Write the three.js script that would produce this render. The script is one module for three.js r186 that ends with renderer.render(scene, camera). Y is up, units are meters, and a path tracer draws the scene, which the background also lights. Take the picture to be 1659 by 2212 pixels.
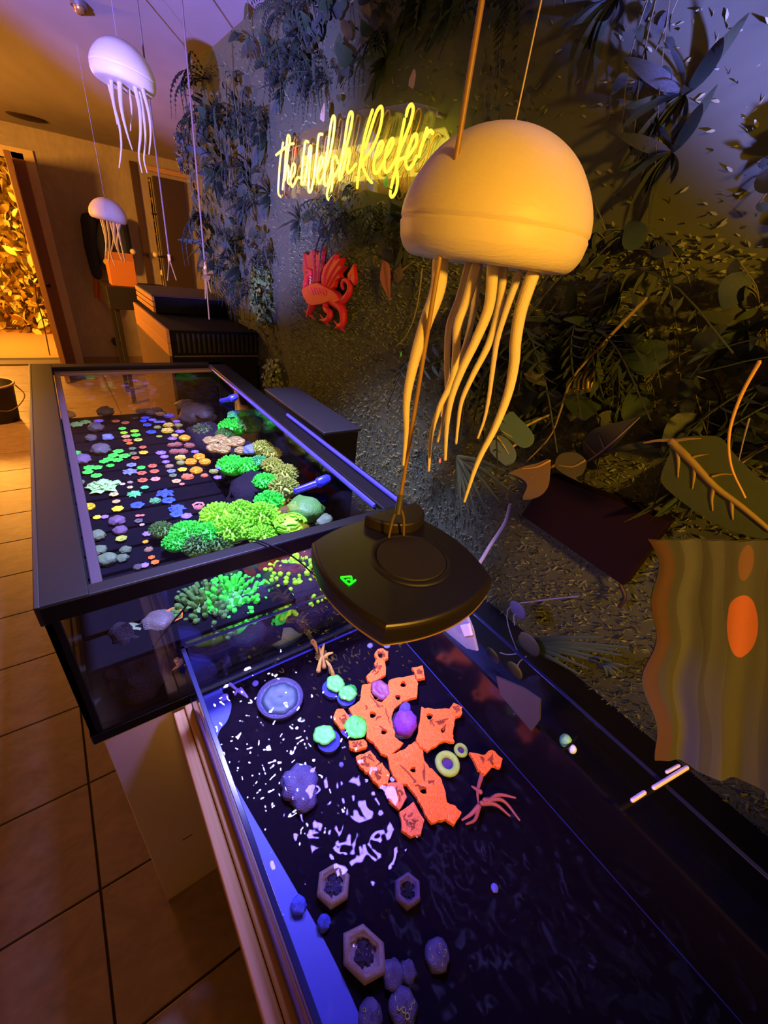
import * as THREE from 'three';
import { mergeGeometries, mergeVertices } from 'three/addons/utils/BufferGeometryUtils.js';
import { RoundedBoxGeometry } from 'three/addons/geometries/RoundedBoxGeometry.js';
import { RectAreaLightUniformsLib } from 'three/addons/lights/RectAreaLightUniformsLib.js';
import { ImprovedNoise } from 'three/addons/math/ImprovedNoise.js';

// ------------------------------------------------------------------ camera, lights, exposure
const W = 1659, H = 2212, F = 889.65, EYE = new THREE.Vector3(0, 1.65, 0);
const scene = new THREE.Scene();
scene.background = new THREE.Color(0x000000);
const camera = new THREE.PerspectiveCamera(2 * Math.atan(H / 2 / F) * 180 / Math.PI, W / H, 0.02, 60);
camera.rotation.order = 'YXZ';
camera.rotation.set(-0.538605, -0.691322, 0.142141);
camera.position.copy(EYE);
camera.updateMatrixWorld(true);
const renderer = new THREE.WebGLRenderer({ antialias: true });
renderer.toneMapping = THREE.LinearToneMapping;
renderer.toneMappingExposure = 1.0;
renderer.shadowMap.enabled = true;
RectAreaLightUniformsLib.init();

const REEF = [0.27, 0.19, 1.0];        // violet-blue aquarium lamps
const REEF2 = [0.36, 0.36, 1.0];       // the same with more green
const AMBER = [1.0, 0.40, 0.05];        // added floodlights and wall lamps
const GOLD = [1.0, 0.47, 0.04];
const lin = c => new THREE.Color().setRGB(c[0], c[1], c[2]);
function rectLight(name, c, intensity, w, h, pos, target) {
  const l = new THREE.RectAreaLight(lin(c), intensity, w, h);
  l.name = name; l.position.set(...pos); scene.add(l); l.lookAt(...target); l.updateMatrixWorld(true);
  return l;
}
function spotLight(name, c, intensity, pos, target, angle, penumbra, size = 1) {
  const l = new THREE.SpotLight(lin(c), intensity, 0, angle, penumbra, 2);
  l.name = name; l.position.set(...pos); l.target.position.set(...target); scene.add(l, l.target);
  l.castShadow = true; l.shadow.radius = size; l.shadow.mapSize.set(1024, 1024);
  return l;
}
const LED = { y: 1.326, x: 0.27, z: -0.283 };
rectLight('reef_lamp_light', REEF, 225, 0.08, 0.08, [LED.x, LED.y - 0.006, LED.z], [LED.x, 0, LED.z]);
spotLight('added_reef_pendant_light', REEF2, 38, [0.30, 2.3, -0.98], [0.22, 1.0, -1.02], 0.62, 0.3, 3);  // added unseen pendant that brightens the large tank
rectLight('added_floodlight_light', AMBER, 120, 0.7, 0.5, [-1.25, 1.9, -8.75], [-0.2, 0.9, -5.5]);  // added unseen floodlight sending amber light in through the door
rectLight('added_yard_floodlight_light', [1, 0.6, 0.13], 170, 0.6, 0.4, [-1.3, 2.2, -7.75], [-0.3, 0.6, -9.4]);  // added unseen floodlight that brightens the hedge
rectLight('added_wall_lamp_light_001', AMBER, 9, 0.6, 0.5, [-2.02, 1.6, 0.7], [0.2, 0.5, -0.6]);  // added lamp, warm fill on the near floor and stand panel
rectLight('added_wall_lamp_light', AMBER, 240, 0.6, 0.5, [-2.02, 1.85, -3.9], [0.9, 1.3, -7.0]);  // added lamp that brightens the far wall and plywood ends
spotLight('gold_spot_light', GOLD, 10.5, [0.05, 1.93, 0.95], [0.62, 1.38, -0.30], 0.55, 0.6, 3);
spotLight('added_blue_spot_light', [0.22, 0.19, 1.0], 380, [-1.9, 0.9, 1.2], [0.85, 2.28, -2.75], 0.21, 0.3, 2);  // added unseen spot making the blue patch on ceiling and far plant wall
spotLight('added_blue_spot_light_001', [0.16, 0.15, 1.0], 260, [0.1, 1.2, 1.15], [0.88, 2.08, -0.10], 0.215, 0.3, 2);  // added unseen spot making the blue patch at the upper right

// ------------------------------------------------------------------ helpers
let seed = 7;
const rnd = () => { seed = (seed * 1664525 + 1013904223) >>> 0; return seed / 4294967296; };
const rr = (a, b) => a + (b - a) * rnd();
const noise = new ImprovedNoise();
const V = (x, y, z) => new THREE.Vector3(x, y, z);
const sight = (px, py) => V((px - W / 2) / F, -(py - H / 2) / F, -1).applyQuaternion(camera.quaternion);
const onY = (px, py, y) => { const d = sight(px, py); return EYE.clone().addScaledVector(d, (y - EYE.y) / d.y); };
const onX = (px, py, x) => { const d = sight(px, py); return EYE.clone().addScaledVector(d, x / d.x); };
const onZ = (px, py, z) => { const d = sight(px, py); return EYE.clone().addScaledVector(d, z / d.z); };
const onD = (px, py, t) => EYE.clone().addScaledVector(sight(px, py), t);
const taken = {};
function numbered(n) { const k = taken[n] = (taken[n] ?? -1) + 1; return k ? `${n}_${String(k).padStart(3, '0')}` : n; }
function tag(o, label, category, group) { o.userData.label = label; o.userData.category = category; if (group) o.userData.group = group; return o; }
function thing(name, label, category, base = [0, 0, 0], group) {
  const o = new THREE.Group(); o.name = numbered(name); scene.add(o);
  const b = base.isVector3 ? base : V(...base); o.position.copy(b); o.userData.base = undefined; delete o.userData.base;
  return tag(o, label, category, group);
}
function part(parent, name, geo, mat, pos, label) {          // geometry in the parent's own axes
  const m = new THREE.Mesh(geo, mat); m.name = name; parent.add(m);
  if (pos) m.position.set(...(pos.isVector3 ? pos.toArray() : pos));
  if (label) m.userData.label = label;
  return m;
}
function wpart(parent, name, geo, mat, label) {              // geometry in world axes
  let p = parent, off = V(0, 0, 0); while (p && p !== scene) { off.add(p.position); p = p.parent; }
  geo.translate(-off.x, -off.y, -off.z);
  return part(parent, name, geo, mat, null, label);
}
function struct(name, geo, mat) { const m = new THREE.Mesh(geo, mat); m.name = name; m.userData.kind = 'structure'; scene.add(m); return m; }
function dup(o, pos, ry, label, group) { const c = o.clone(); c.name = numbered(o.name.replace(/_\d{3}$/, '')); c.userData = { ...o.userData }; if (label) c.userData.label = label; if (group) c.userData.group = group; scene.add(c); c.position.copy(pos); c.rotation.y = ry; return c; }
const box = (x0, x1, y0, y1, z0, z1) => { const g = new THREE.BoxGeometry(Math.abs(x1 - x0), Math.abs(y1 - y0), Math.abs(z1 - z0)); g.translate((x0 + x1) / 2, (y0 + y1) / 2, (z0 + z1) / 2); return g; };
const rbox = (x0, x1, y0, y1, z0, z1, r = 0.004) => { const g = new RoundedBoxGeometry(Math.abs(x1 - x0), Math.abs(y1 - y0), Math.abs(z1 - z0), 2, r); g.translate((x0 + x1) / 2, (y0 + y1) / 2, (z0 + z1) / 2); return g; };
const tube = (pts, r, seg = 24, rad = 6) => new THREE.TubeGeometry(new THREE.CatmullRomCurve3(pts, false, 'centripetal'), seg, r, rad, false);
function taperTube(pts, r0, r1, seg = 20, rad = 8, power = 1) {
  const c = new THREE.CatmullRomCurve3(pts, false, 'centripetal'), g = new THREE.TubeGeometry(c, seg, 1, rad, false);
  const p = g.attributes.position, fr = c.getSpacedPoints(seg);
  for (let i = 0; i <= seg; i++) for (let j = 0; j <= rad; j++) {
    const k = i * (rad + 1) + j, t = i / seg, r = r0 + (r1 - r0) * Math.pow(t, power), q = c.getPointAt(t);
    p.setXYZ(k, q.x + (p.getX(k) - q.x) * r, q.y + (p.getY(k) - q.y) * r, q.z + (p.getZ(k) - q.z) * r);
  }
  g.computeVertexNormals();
  const cap = new THREE.SphereGeometry(r1, rad, 4); cap.translate(pts.at(-1).x, pts.at(-1).y, pts.at(-1).z);
  const cap0 = new THREE.SphereGeometry(r0, rad, 4); cap0.translate(pts[0].x, pts[0].y, pts[0].z);
  return merge([g, cap, cap0]);
}
const merge = gs => mergeGeometries(gs.map(g => { const h = g.index ? g.toNonIndexed() : g.clone(); for (const k of Object.keys(h.attributes)) if (!['position', 'normal', 'uv'].includes(k)) h.deleteAttribute(k); if (!h.attributes.uv) h.setAttribute('uv', new THREE.Float32BufferAttribute(new Float32Array(h.attributes.position.count * 2), 2)); return h; }));
const mats = {};
function M(hex, rough = 0.6, o = {}) {
  const key = JSON.stringify([hex, rough, Object.keys(o).map(k => o[k]?.uuid ?? [k, o[k]])]);
  if (!mats[key]) { const { phys, ...q } = o; mats[key] = new (phys ? THREE.MeshPhysicalMaterial : THREE.MeshStandardMaterial)({ color: hex, roughness: rough, side: THREE.DoubleSide, ...q }); }
  return mats[key];
}
function canvasTex(w, h, draw, srgb = true) {
  const c = document.createElement('canvas'); c.width = w; c.height = h; draw(c.getContext('2d'), w, h);
  const t = new THREE.CanvasTexture(c); t.wrapS = t.wrapT = THREE.RepeatWrapping; if (srgb) t.colorSpace = THREE.SRGBColorSpace; return t;
}
function noiseTex(n, fn, srgb) {
  const d = new Uint8Array(n * n * 4);
  for (let j = 0; j < n; j++) for (let i = 0; i < n; i++) { const c = fn(i / n, j / n), k = (j * n + i) * 4; d[k] = c[0]; d[k + 1] = c[1]; d[k + 2] = c[2]; d[k + 3] = 255; }
  const t = new THREE.DataTexture(d, n, n); t.wrapS = t.wrapT = THREE.RepeatWrapping; t.magFilter = THREE.LinearFilter; t.minFilter = THREE.LinearFilter; if (srgb) t.colorSpace = THREE.SRGBColorSpace; t.needsUpdate = true; return t;
}
const per = (u, v, s, z = 0) => { // tiling noise: a torus walk through 3D noise
  const a = u * Math.PI * 2, b = v * Math.PI * 2;
  return noise.noise(Math.cos(a) * s + z, Math.sin(a) * s + Math.cos(b) * s * 0.73 + 9, Math.sin(b) * s + z * 1.7);
};
const g3 = v => { const k = Math.max(0, Math.min(255, v)); return [k, k, k]; };
const rippleTex = noiseTex(256, (u, v) => g3(128 + 70 * per(u, v, 2.2) + 40 * per(u, v, 5, 3) + 16 * per(u, v, 11, 8)), false);
const grainTex = noiseTex(256, (u, v) => g3(128 + 60 * per(u, v, 9) + 60 * per(u, v, 23, 5)), false);
const plasterTex = noiseTex(256, (u, v) => { const k = 1 + 0.05 * per(u, v, 1.5) + 0.05 * per(u, v, 6, 2); return [215 * k, 208 * k, 198 * k]; }, true);
const woodTex = canvasTex(512, 128, (c, w, h) => { c.fillStyle = '#d9b07a'; c.fillRect(0, 0, w, h); for (let i = 0; i < 260; i++) { c.strokeStyle = `rgba(${110 + rnd() * 60 | 0},${70 + rnd() * 40 | 0},30,${0.05 + rnd() * 0.12})`; c.lineWidth = 0.5 + rnd() * 2; const y = rnd() * h; c.beginPath(); c.moveTo(0, y); c.bezierCurveTo(w * .3, y + rr(-5, 5), w * .7, y + rr(-5, 5), w, y + rr(-2, 2)); c.stroke(); } });
const blackPlastic = M(0x0a0808, 0.45, { phys: true, specularIntensity: 0.35 }), blackMatte = M(0x0c0a0a, 0.75, { phys: true, specularIntensity: 0.3 }), darkMetal = M(0x24211f, 0.45);
const glassMat = M(0xffffff, 0.02, { phys: true, transmission: 1, thickness: 0, ior: 1.5 });
const steel = M(0x9a948a, 0.35, { metalness: 0.9 });

// ------------------------------------------------------------------ the room
const RX = 0.88, WALLEND = -3.15, FARZ = -7, CEIL = 2.42;
{
  const floor = struct('floor', box(-2.3, 2.3, -0.06, -0.006, -7.4, 1.8), M(0x3b2c20, 0.9));
  const tileTex = [0, 1, 2].map(k => noiseTex(128, (u, v) => { const q = 1 + 0.10 * per(u, v, 1.2, k * 7) + 0.08 * per(u, v, 4, k * 3 + 2); return [134 * q, 112 * q, 92 * q]; }, true));
  const tm = tileTex.map(t => M(0xffffff, 0.42, { map: t, bumpMap: grainTex, bumpScale: 0.0004 }));
  const tw = 0.6, td = 0.338, gw = 0.006;
  const tg = new RoundedBoxGeometry(tw - gw, 0.012, td - gw, 1, 0.002);
  let n = 0;
  for (let i = -4; i < 4; i++) for (let j = -20; j < 5; j++) {
    const x = -0.2475 + tw * (i + 0.5), z = -0.401 + td * (j + 0.5);
    if (z < -7.2 || z > 1.75) continue;
    const t = part(floor, 'tile', tg, tm[n++ % 3], [x, -0.006, z]); t.rotation.y = (n * 7 % 2) * Math.PI;
  }
  const plaster = M(0xb8b0a6, 0.9, { map: plasterTex, bumpMap: grainTex, bumpScale: 0.0005 });
  struct('ceiling', box(-2.3, 2.3, CEIL, CEIL + 0.15, -7.2, 1.8), M(0xb9b2ab, 0.92, { map: plasterTex }));
  struct('wall_right', box(RX, 2.3, 0, CEIL, WALLEND, 1.8), plaster);
  struct('wall_far_right', box(2.15, 2.3, 0, CEIL, -7.2, WALLEND), plaster);
  struct('wall_front', box(-2.3, 2.3, 0, CEIL, 1.65, 1.8), plaster);
  struct('wall_left', box(-2.3, -2.15, 0, CEIL, -7.2, 1.8), plaster);
  // far wall with the garden door and a narrow door standing ajar
  const dx = 0.05, dtop = 2.12, gx0 = 1.30, gx1 = 1.348, gtop = 2.2;
  struct('wall_back', merge([box(dx, gx0, 0, CEIL, FARZ - 0.15, FARZ), box(gx1, 2.3, 0, CEIL, FARZ - 0.15, FARZ), box(gx0, gx1, gtop, CEIL, FARZ - 0.15, FARZ), box(-1.9, dx, dtop, CEIL, FARZ - 0.15, FARZ), box(-2.3, -1.9, 0, CEIL, FARZ - 0.15, FARZ)]), plaster);
  const wood = M(0x8a5a2e, 0.5), pale = M(0xc9b48c, 0.55);
  const d1 = new THREE.Group(); d1.name = 'door_1'; d1.userData.kind = 'structure'; scene.add(d1);
  wpart(d1, 'jamb', rbox(dx - 0.05, dx + 0.06, 0, dtop + 0.06, FARZ - 0.16, FARZ + 0.03), wood);
  wpart(d1, 'architrave', rbox(dx + 0.06, dx + 0.15, 0, dtop + 0.1, FARZ, FARZ + 0.02), pale);
  wpart(d1, 'head', rbox(-1.95, dx + 0.15, dtop, dtop + 0.1, FARZ - 0.16, FARZ + 0.03), pale);
  const leaf = wpart(d1, 'door_leaf', rbox(dx - 0.10, dx - 0.05, 0.01, dtop - 0.01, FARZ + 0.03, FARZ + 0.95, 0.006), M(0x6f4d29, 0.5));
  leaf.rotation.y = 0;
  wpart(leaf, 'glazed_panel', box(dx - 0.105, dx - 0.045, 1.15, dtop - 0.15, FARZ + 0.2, FARZ + 0.8), M(0xd8b356, 0.4));
  wpart(leaf, 'door_handle', merge([rbox(dx - 0.045, dx - 0.005, 1.0, 1.02, FARZ + 0.86, FARZ + 0.90), rbox(dx - 0.02, dx - 0.005, 1.0, 1.02, FARZ + 0.75, FARZ + 0.90)]), blackPlastic);
  wpart(d1, 'threshold', rbox(-1.9, dx, -0.004, 0.02, FARZ - 0.16, FARZ + 0.05), M(0x55401f, 0.6));
  const d2 = new THREE.Group(); d2.name = 'door_2'; d2.userData.kind = 'structure'; scene.add(d2);
  wpart(d2, 'door_leaf', rbox(gx1 + 0.002, gx1 + 0.36, 0, gtop + 0.02, FARZ, FARZ + 0.045, 0.006), M(0x3a2a22, 0.6));
  wpart(d2, 'jamb', rbox(1.12, 1.19, 0, gtop + 0.12, FARZ, FARZ + 0.03), M(0x3f2a1c, 0.6));
  wpart(d2, 'head', rbox(1.28, 1.8, gtop + 0.06, gtop + 0.11, FARZ, FARZ + 0.06), M(0xb58d6d, 0.6));
  for (const y of [0.62, 1.35, 1.82]) wpart(d2, 'hinge', rbox(gx0 - 0.01, gx1 + 0.02, y, y + 0.02, FARZ - 0.02, FARZ + 0.01), darkMetal);
  // skirting and the edge where the plant wall stops
  struct('baseboard_back', rbox(dx + 0.15, 1.12, 0, 0.09, FARZ, FARZ + 0.018), M(0x7a6650, 0.6));
  struct('trim_1', rbox(RX - 0.012, RX + 0.05, 0, CEIL, WALLEND - 0.012, WALLEND + 0.05), M(0x2b2018, 0.7));
  // outside the garden door
  struct('ground', box(-7, 5, -0.10, -0.02, -14, -7.16), M(0xb2783a, 0.95, { bumpMap: grainTex, bumpScale: 0.01 }));
}
function leafShape(L, Wd, bend = 0.2, nseg = 6, tip = 0.5, curl = 0.15) {   // along +y, faces +z, both halves cupped
  const pos = [], uv = [], idx = [];
  for (let i = 0; i <= nseg; i++) {
    const t = i / nseg, w = Wd / 2 * Math.pow(Math.sin(Math.PI * Math.pow(t * 0.97 + 0.015, tip + 0.35)), 0.8) + 0.0004;
    for (const s of [-1, 0, 1]) { pos.push(s * w, L * t * (1 - 0.12 * bend * t), -bend * L * t * t + Math.abs(s) * curl * w); uv.push(s / 2 + .5, t); }
    if (i) { const a = (i - 1) * 3; for (const k of [0, 1]) idx.push(a + k, a + k + 1, a + k + 4, a + k, a + k + 4, a + k + 3); }
  }
  const g = new THREE.BufferGeometry(); g.setAttribute('position', new THREE.Float32BufferAttribute(pos, 3)); g.setAttribute('uv', new THREE.Float32BufferAttribute(uv, 2)); g.setIndex(idx); g.computeVertexNormals(); return g;
}
const place = (g, p, rx = 0, ry = 0, rz = 0, s = 1) => { const h = g.clone(); h.applyMatrix4(new THREE.Matrix4().compose(V(p[0], p[1], p[2]), new THREE.Quaternion().setFromEuler(new THREE.Euler(rx, ry, rz)), V(s, s, s))); return h; };
{
  // hedge and gravel stalks in the yard, then the added unseen amber lamps
  const lg = leafShape(0.14, 0.07, 0.3, 3), hues = [0xd8b23a, 0xb9902a, 0x9a7420, 0xe2c65a];
  for (let k = 0; k < 4; k++) {
    const im = new THREE.InstancedMesh(lg, M(hues[k], 0.7), 1300), m = new THREE.Matrix4(), q = new THREE.Quaternion();
    for (let i = 0; i < 1300; i++) { q.setFromEuler(new THREE.Euler(rr(-1.5, 1.5), rr(-1.6, 1.6), rr(-3, 3))); m.compose(V(rr(-2.2, 2.0), rr(0, 3.2), -9.3 + rr(-0.25, 0.2)), q, V(1, 1, 1).multiplyScalar(rr(0.6, 1.5))); im.setMatrixAt(i, m); }
    im.name = numbered('hedge_foliage'); im.userData.kind = 'stuff'; scene.add(im);
    tag(im, ['golden lit hedge leaves seen through the garden door', 'ochre hedge leaves seen through the garden door', 'brown hedge leaves seen through the garden door', 'pale yellow hedge leaves seen through the garden door'][k], 'hedge');
  }
  const hb = thing('hedge', 'dense core of the hedge outside the garden door', 'hedge', [-0.1, 0, -9.7]);
  wpart(hb, 'foliage_core', box(-3, 2.6, -0.02, 3.4, -9.95, -9.55), M(0x7a5c1c, 0.95, { bumpMap: grainTex, bumpScale: 0.02 }));
  const st = thing('garden_stake', 'thin dark garden stake with small leaves outside the door', 'stake', onZ(105, 770, -7.6).setY(-0.02));
  wpart(st, 'stem', tube([onZ(107, 765, -7.6).setY(-0.02), onZ(92, 690, -7.6), onZ(80, 650, -7.6), onZ(75, 610, -7.6)], 0.008), M(0x2a1c08, 0.8));
  for (const [x, y] of [[72, 640], [78, 655], [70, 618], [86, 662]]) wpart(st, 'leaf', place(leafShape(0.09, 0.06), onZ(x, y, -7.6).toArray(), 0.3, 0.4, rr(-2, 2)), M(0x3a2a0a, 0.8));
  const lamp = (name, label, p, t, w, h) => {
    const o = thing(name, label, 'floodlight', p); o.lookAt(...t);
    part(o, 'housing', new RoundedBoxGeometry(w + 0.08, h + 0.08, 0.08, 2, 0.015), darkMetal, [0, 0, -0.055]);
    part(o, 'lamp_panel', new THREE.PlaneGeometry(w, h), M(0xfff0d0, 0.5, { emissive: 0xffa030, emissiveIntensity: 1.5 }), [0, 0, -0.008]);
    part(o, 'bracket', merge([place(new THREE.BoxGeometry(0.02, 0.2, 0.02), [w / 2 + 0.05, -0.06, -0.05]), place(new THREE.BoxGeometry(0.02, 0.2, 0.02), [-w / 2 - 0.05, -0.06, -0.05]), place(new THREE.BoxGeometry(w + 0.12, 0.02, 0.03), [0, -0.16, -0.05])]), steel);
  };
  lamp('added_floodlight', 'added unseen amber floodlight in the yard aimed at the door', [-1.25, 1.9, -8.75], [-0.2, 0.9, -5.5], 0.7, 0.5);
  lamp('added_floodlight', 'added unseen amber floodlight above the garden door aimed at the hedge', [-1.3, 2.2, -7.75], [-0.3, 0.6, -9.4], 0.6, 0.4);
  lamp('added_wall_lamp', 'added unseen amber panel lamp on the left wall nearest the camera', [-2.02, 1.6, 0.7], [0.2, 0.5, -0.6], 0.6, 0.5);
  lamp('added_wall_lamp', 'added unseen amber panel lamp on the left wall towards the garden door', [-2.02, 1.85, -3.9], [0.9, 1.3, -7.0], 0.6, 0.5);
}
function spotHousing(name, label, p, t, col) {
  const o = thing(name, label, 'spotlight', p); o.lookAt(...t);
  part(o, 'housing', place(new THREE.CylinderGeometry(0.045, 0.035, 0.12, 20, 1, true), [0, 0, -0.05], Math.PI / 2), darkMetal);
  part(o, 'lamp_lens', place(new THREE.CircleGeometry(0.04, 20), [0, 0, -0.006]), M(0xffffff, 0.4, { emissive: col, emissiveIntensity: 1 }));
  part(o, 'mount', place(new THREE.CylinderGeometry(0.012, 0.012, 0.14, 10), [0, -0.11, -0.06]), darkMetal);
}
spotHousing('clamp_spotlight', 'gold clamp spotlight behind the camera', [0.05, 1.93, 0.95], [0.62, 1.38, -0.30], 0xffb040);
spotHousing('added_blue_spotlight', 'added unseen blue spotlight left behind the camera', [-1.9, 0.9, 1.2], [0.85, 2.28, -2.75], 0x5040ff);
spotHousing('added_blue_spotlight', 'added unseen blue spotlight right behind the camera', [0.1, 1.2, 1.15], [0.88, 2.08, -0.10], 0x5040ff);
{
  const p = thing('added_reef_pendant', 'added unseen black reef pendant hanging over the large tank', 'pendant lamp', [0.30, 2.3, -0.98]);
  part(p, 'housing', place(new THREE.CylinderGeometry(0.05, 0.07, 0.08, 24, 1, true), [0, 0.03, 0]), blackPlastic);
  part(p, 'lamp_lens', place(new THREE.CircleGeometry(0.06, 24), [0, 0.02, 0], Math.PI / 2), M(0xffffff, 0.5, { emissive: 0x6040ff, emissiveIntensity: 1 }));
  part(p, 'cord', place(new THREE.CylinderGeometry(0.003, 0.003, 0.05, 8), [0, 0.095, 0]), blackMatte);
}

// ------------------------------------------------------------------ large aquarium
const BT = { x0: -0.107, x1: 0.575, zn: -0.60, zf: -2.0, y0: 0.837, yt: 1.18, water: 1.148 };
function waterSheet(parent, x0, x1, z0, z1, y, amp, rep, mat) {
  const nx = 150, nz = Math.round(150 * (z1 - z0) / (x1 - x0)), g = new THREE.PlaneGeometry(x1 - x0, z1 - z0, nx, nz); g.rotateX(-Math.PI / 2);
  const p = g.attributes.position;
  for (let i = 0; i < p.count; i++) { const x = p.getX(i), z = p.getZ(i); p.setY(i, amp * (noise.noise(x * rep, z * rep * 0.8, 3) + 0.62 * noise.noise(x * rep * 2.3, z * rep * 2.1, 9) + 0.36 * noise.noise(x * rep * 4.6, z * rep * 3.6, 1))); }
  g.computeVertexNormals(); g.translate((x0 + x1) / 2, y, (z0 + z1) / 2);
  return wpart(parent, 'water_surface', g, mat);
}
const waterMat = M(0xffffff, 0.02, { phys: true, transmission: 1, thickness: 0, ior: 1.33, specularIntensity: 0.5 });
{
  const { x0, x1, zn, zf, y0, yt } = BT, t = thing('coral_aquarium', 'large low aquarium with black rim full of glowing coral colonies', 'aquarium', [(x0 + x1) / 2, y0, (zn + zf) / 2]);
  wpart(t, 'base', rbox(x0, x1, y0, y0 + 0.018, zf, zn), blackPlastic);
  const gy0 = y0 + 0.018, gy1 = yt - 0.012, q = 0.008;
  for (const [a, b, c, d] of [[x0 + q, x1 - q, zn - q, zn - 0.001], [x0 + q, x1 - q, zf + 0.001, zf + q], [x0 + 0.001, x0 + q, zf + q, zn - q], [x1 - q, x1 - 0.001, zf + q, zn - q]]) wpart(t, 'glass_pane', box(a, b, gy0, gy1, c, d), glassMat);
  // rim: flat top boards with a skirt
  wpart(t, 'rim', rbox(x0 - 0.003, x0 + 0.062, yt - 0.014, yt, zf, zn + 0.003, 0.003), blackPlastic);
  wpart(t, 'rim', rbox(x0 - 0.003, x1 + 0.003, yt - 0.036, yt - 0.001, zn - 0.024, zn + 0.004, 0.004), blackPlastic);
  wpart(t, 'rim', rbox(x0 - 0.003, x1 + 0.003, yt - 0.03, yt - 0.001, zf - 0.003, zf + 0.05, 0.004), blackPlastic);
  wpart(t, 'rim', rbox(x1 - 0.065, x1 + 0.003, yt - 0.014, yt - 0.001, zf, zn, 0.003), blackPlastic);
  wpart(t, 'rim_skirt', rbox(x0 - 0.004, x0 + 0.004, yt - 0.036, yt + 0.001, zf, zn + 0.004, 0.002), M(0x1a1510, 0.35));
  wpart(t, 'brace_strip', rbox(x0 + 0.064, x0 + 0.080, yt - 0.022, yt - 0.012, zf + 0.05, zn - 0.03, 0.002), M(0x3a2e36, 0.35));
  wpart(t, 'brace_strip', rbox(x0 + 0.07, x1 - 0.07, yt - 0.024, yt - 0.014, zf + 0.055, zf + 0.09, 0.002), M(0x8a6a4c, 0.3));
  wpart(t, 'brace_rod', place(new THREE.CylinderGeometry(0.007, 0.007, zn - zf - 0.1, 12), [x1 - 0.066, yt - 0.012, (zn + zf) / 2], Math.PI / 2), M(0x3c3aa8, 0.25));  // blue lamp glow is put into the rod colour
  wpart(t, 'brace_rod', place(new THREE.CylinderGeometry(0.006, 0.006, 0.62, 12), [x1 - 0.018, yt + 0.004, -0.93], Math.PI / 2), M(0x3c3aa8, 0.25));  // same blue glow in the colour of this rod
  for (const [a, b] of [[x0, zn], [x1, zn], [x0, zf], [x1, zf]]) { const sx = a === x0 ? 1 : -1, sz = b === zn ? -1 : 1; wpart(t, 'corner_post', merge([box(a, a + sx * 0.018, y0, yt - 0.01, b, b + sz * 0.009), box(a, a + sx * 0.009, y0, yt - 0.01, b, b + sz * 0.018)]), blackPlastic); }
  wpart(t, 'foot_trim', rbox(x0 - 0.002, x1 + 0.002, y0 - 0.001, y0 + 0.024, zn - 0.012, zn + 0.003, 0.003), blackPlastic);
  wpart(t, 'foot_trim', rbox(x0 - 0.003, x0 + 0.01, y0 - 0.001, y0 + 0.024, zf, zn, 0.003), blackPlastic);
  waterSheet(t, x0 + 0.009, x1 - 0.009, zf + 0.009, zn - 0.009, BT.water, 0.0011, 14, waterMat);

  const s = thing('aquarium_stand', 'cream panelled stand under the large aquarium', 'stand', [(x0 + x1) / 2, 0, (zn + zf) / 2]);
  const cream = M(0xc3b49c, 0.5);
  wpart(s, 'front_panel', rbox(x0 + 0.012, x1, 0.001, y0 - 0.002, zn - 0.03, zn - 0.008, 0.002), cream);
  wpart(s, 'side_panel', rbox(x0 + 0.012, x0 + 0.032, 0.001, y0 - 0.002, zf, zn - 0.03, 0.002), cream);
  wpart(s, 'side_panel', rbox(x1 - 0.02, x1, 0.001, y0 - 0.002, zf, zn - 0.03, 0.002), cream);
  wpart(s, 'back_panel', rbox(x0 + 0.032, x1 - 0.02, 0.001, y0 - 0.002, zf, zf + 0.02, 0.002), cream);
  wpart(s, 'scuff', rbox(onZ(437, 1924, zn).x - 0.012, onZ(437, 1924, zn).x + 0.012, 0.29, 0.293, zn - 0.009, zn - 0.0065, 0.001), M(0x4a382c, 0.8));

  const fb = thing('filter_box', 'black filter box standing behind the large aquarium', 'filter', [0.645, 0.9, -1.27]);
  wpart(fb, 'body', rbox(x1 + 0.008, 0.71, 0.72, 1.185, -1.50, -1.04, 0.006), blackMatte);
  wpart(fb, 'lid', rbox(x1 + 0.006, 0.714, 1.185, 1.197, -1.505, -1.035, 0.004), M(0x100e0f, 0.5));
  const bt = thing('filter_bracket', 'black bracket carrying the filter box behind the tank', 'bracket', [0.645, 0, -1.27]);
  wpart(bt, 'leg', rbox(0.62, 0.66, 0.001, 0.72, -1.48, -1.44), blackMatte); wpart(bt, 'leg', rbox(0.62, 0.66, 0.001, 0.72, -1.1, -1.06), blackMatte);

  const nozzle = (label, a, b, c2) => { const n = thing('return_nozzle', label, 'pipe', b); wpart(n, 'pipe', taperTube([a, a.clone().lerp(b, .5), b], 0.008, 0.009, 10, 8), M(0x2f2aa8, 0.3)); wpart(n, 'elbow', taperTube([b, b.clone().add(V(0.012, 0.004, 0)), c2], 0.013, 0.011, 8, 10), M(0x2b34d8, 0.3)); };
  nozzle('blue return nozzle on the near right rim of the large tank', onY(640, 1060, 1.152), onY(690, 1042, 1.17), onY(706, 1034, 1.172));
  nozzle('blue return nozzle on the far right rim of the large tank', onY(478, 866, 1.152), onY(500, 861, 1.168), onY(508, 857, 1.17));
  const cb = thing('power_cable', 'thin black cable hanging inside the front glass', 'cable', onZ(330, 1398, -0.615)); wpart(cb, 'cord', tube([onZ(330, 1398, -0.615), onZ(368, 1350, -0.614), onZ(405, 1306, -0.613)], 0.0018, 10), blackMatte);
  const cb2 = thing('power_cable', 'thin black cable looping over the front rim beside the lamp', 'cable', onZ(640, 1208, -0.594)); wpart(cb2, 'cord', tube([onY(505, 1172, 1.182), onY(545, 1165, 1.183), onY(595, 1183, 1.182), onZ(640, 1208, -0.593), onZ(682, 1245, -0.594)], 0.0016, 16), blackMatte);
}
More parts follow.
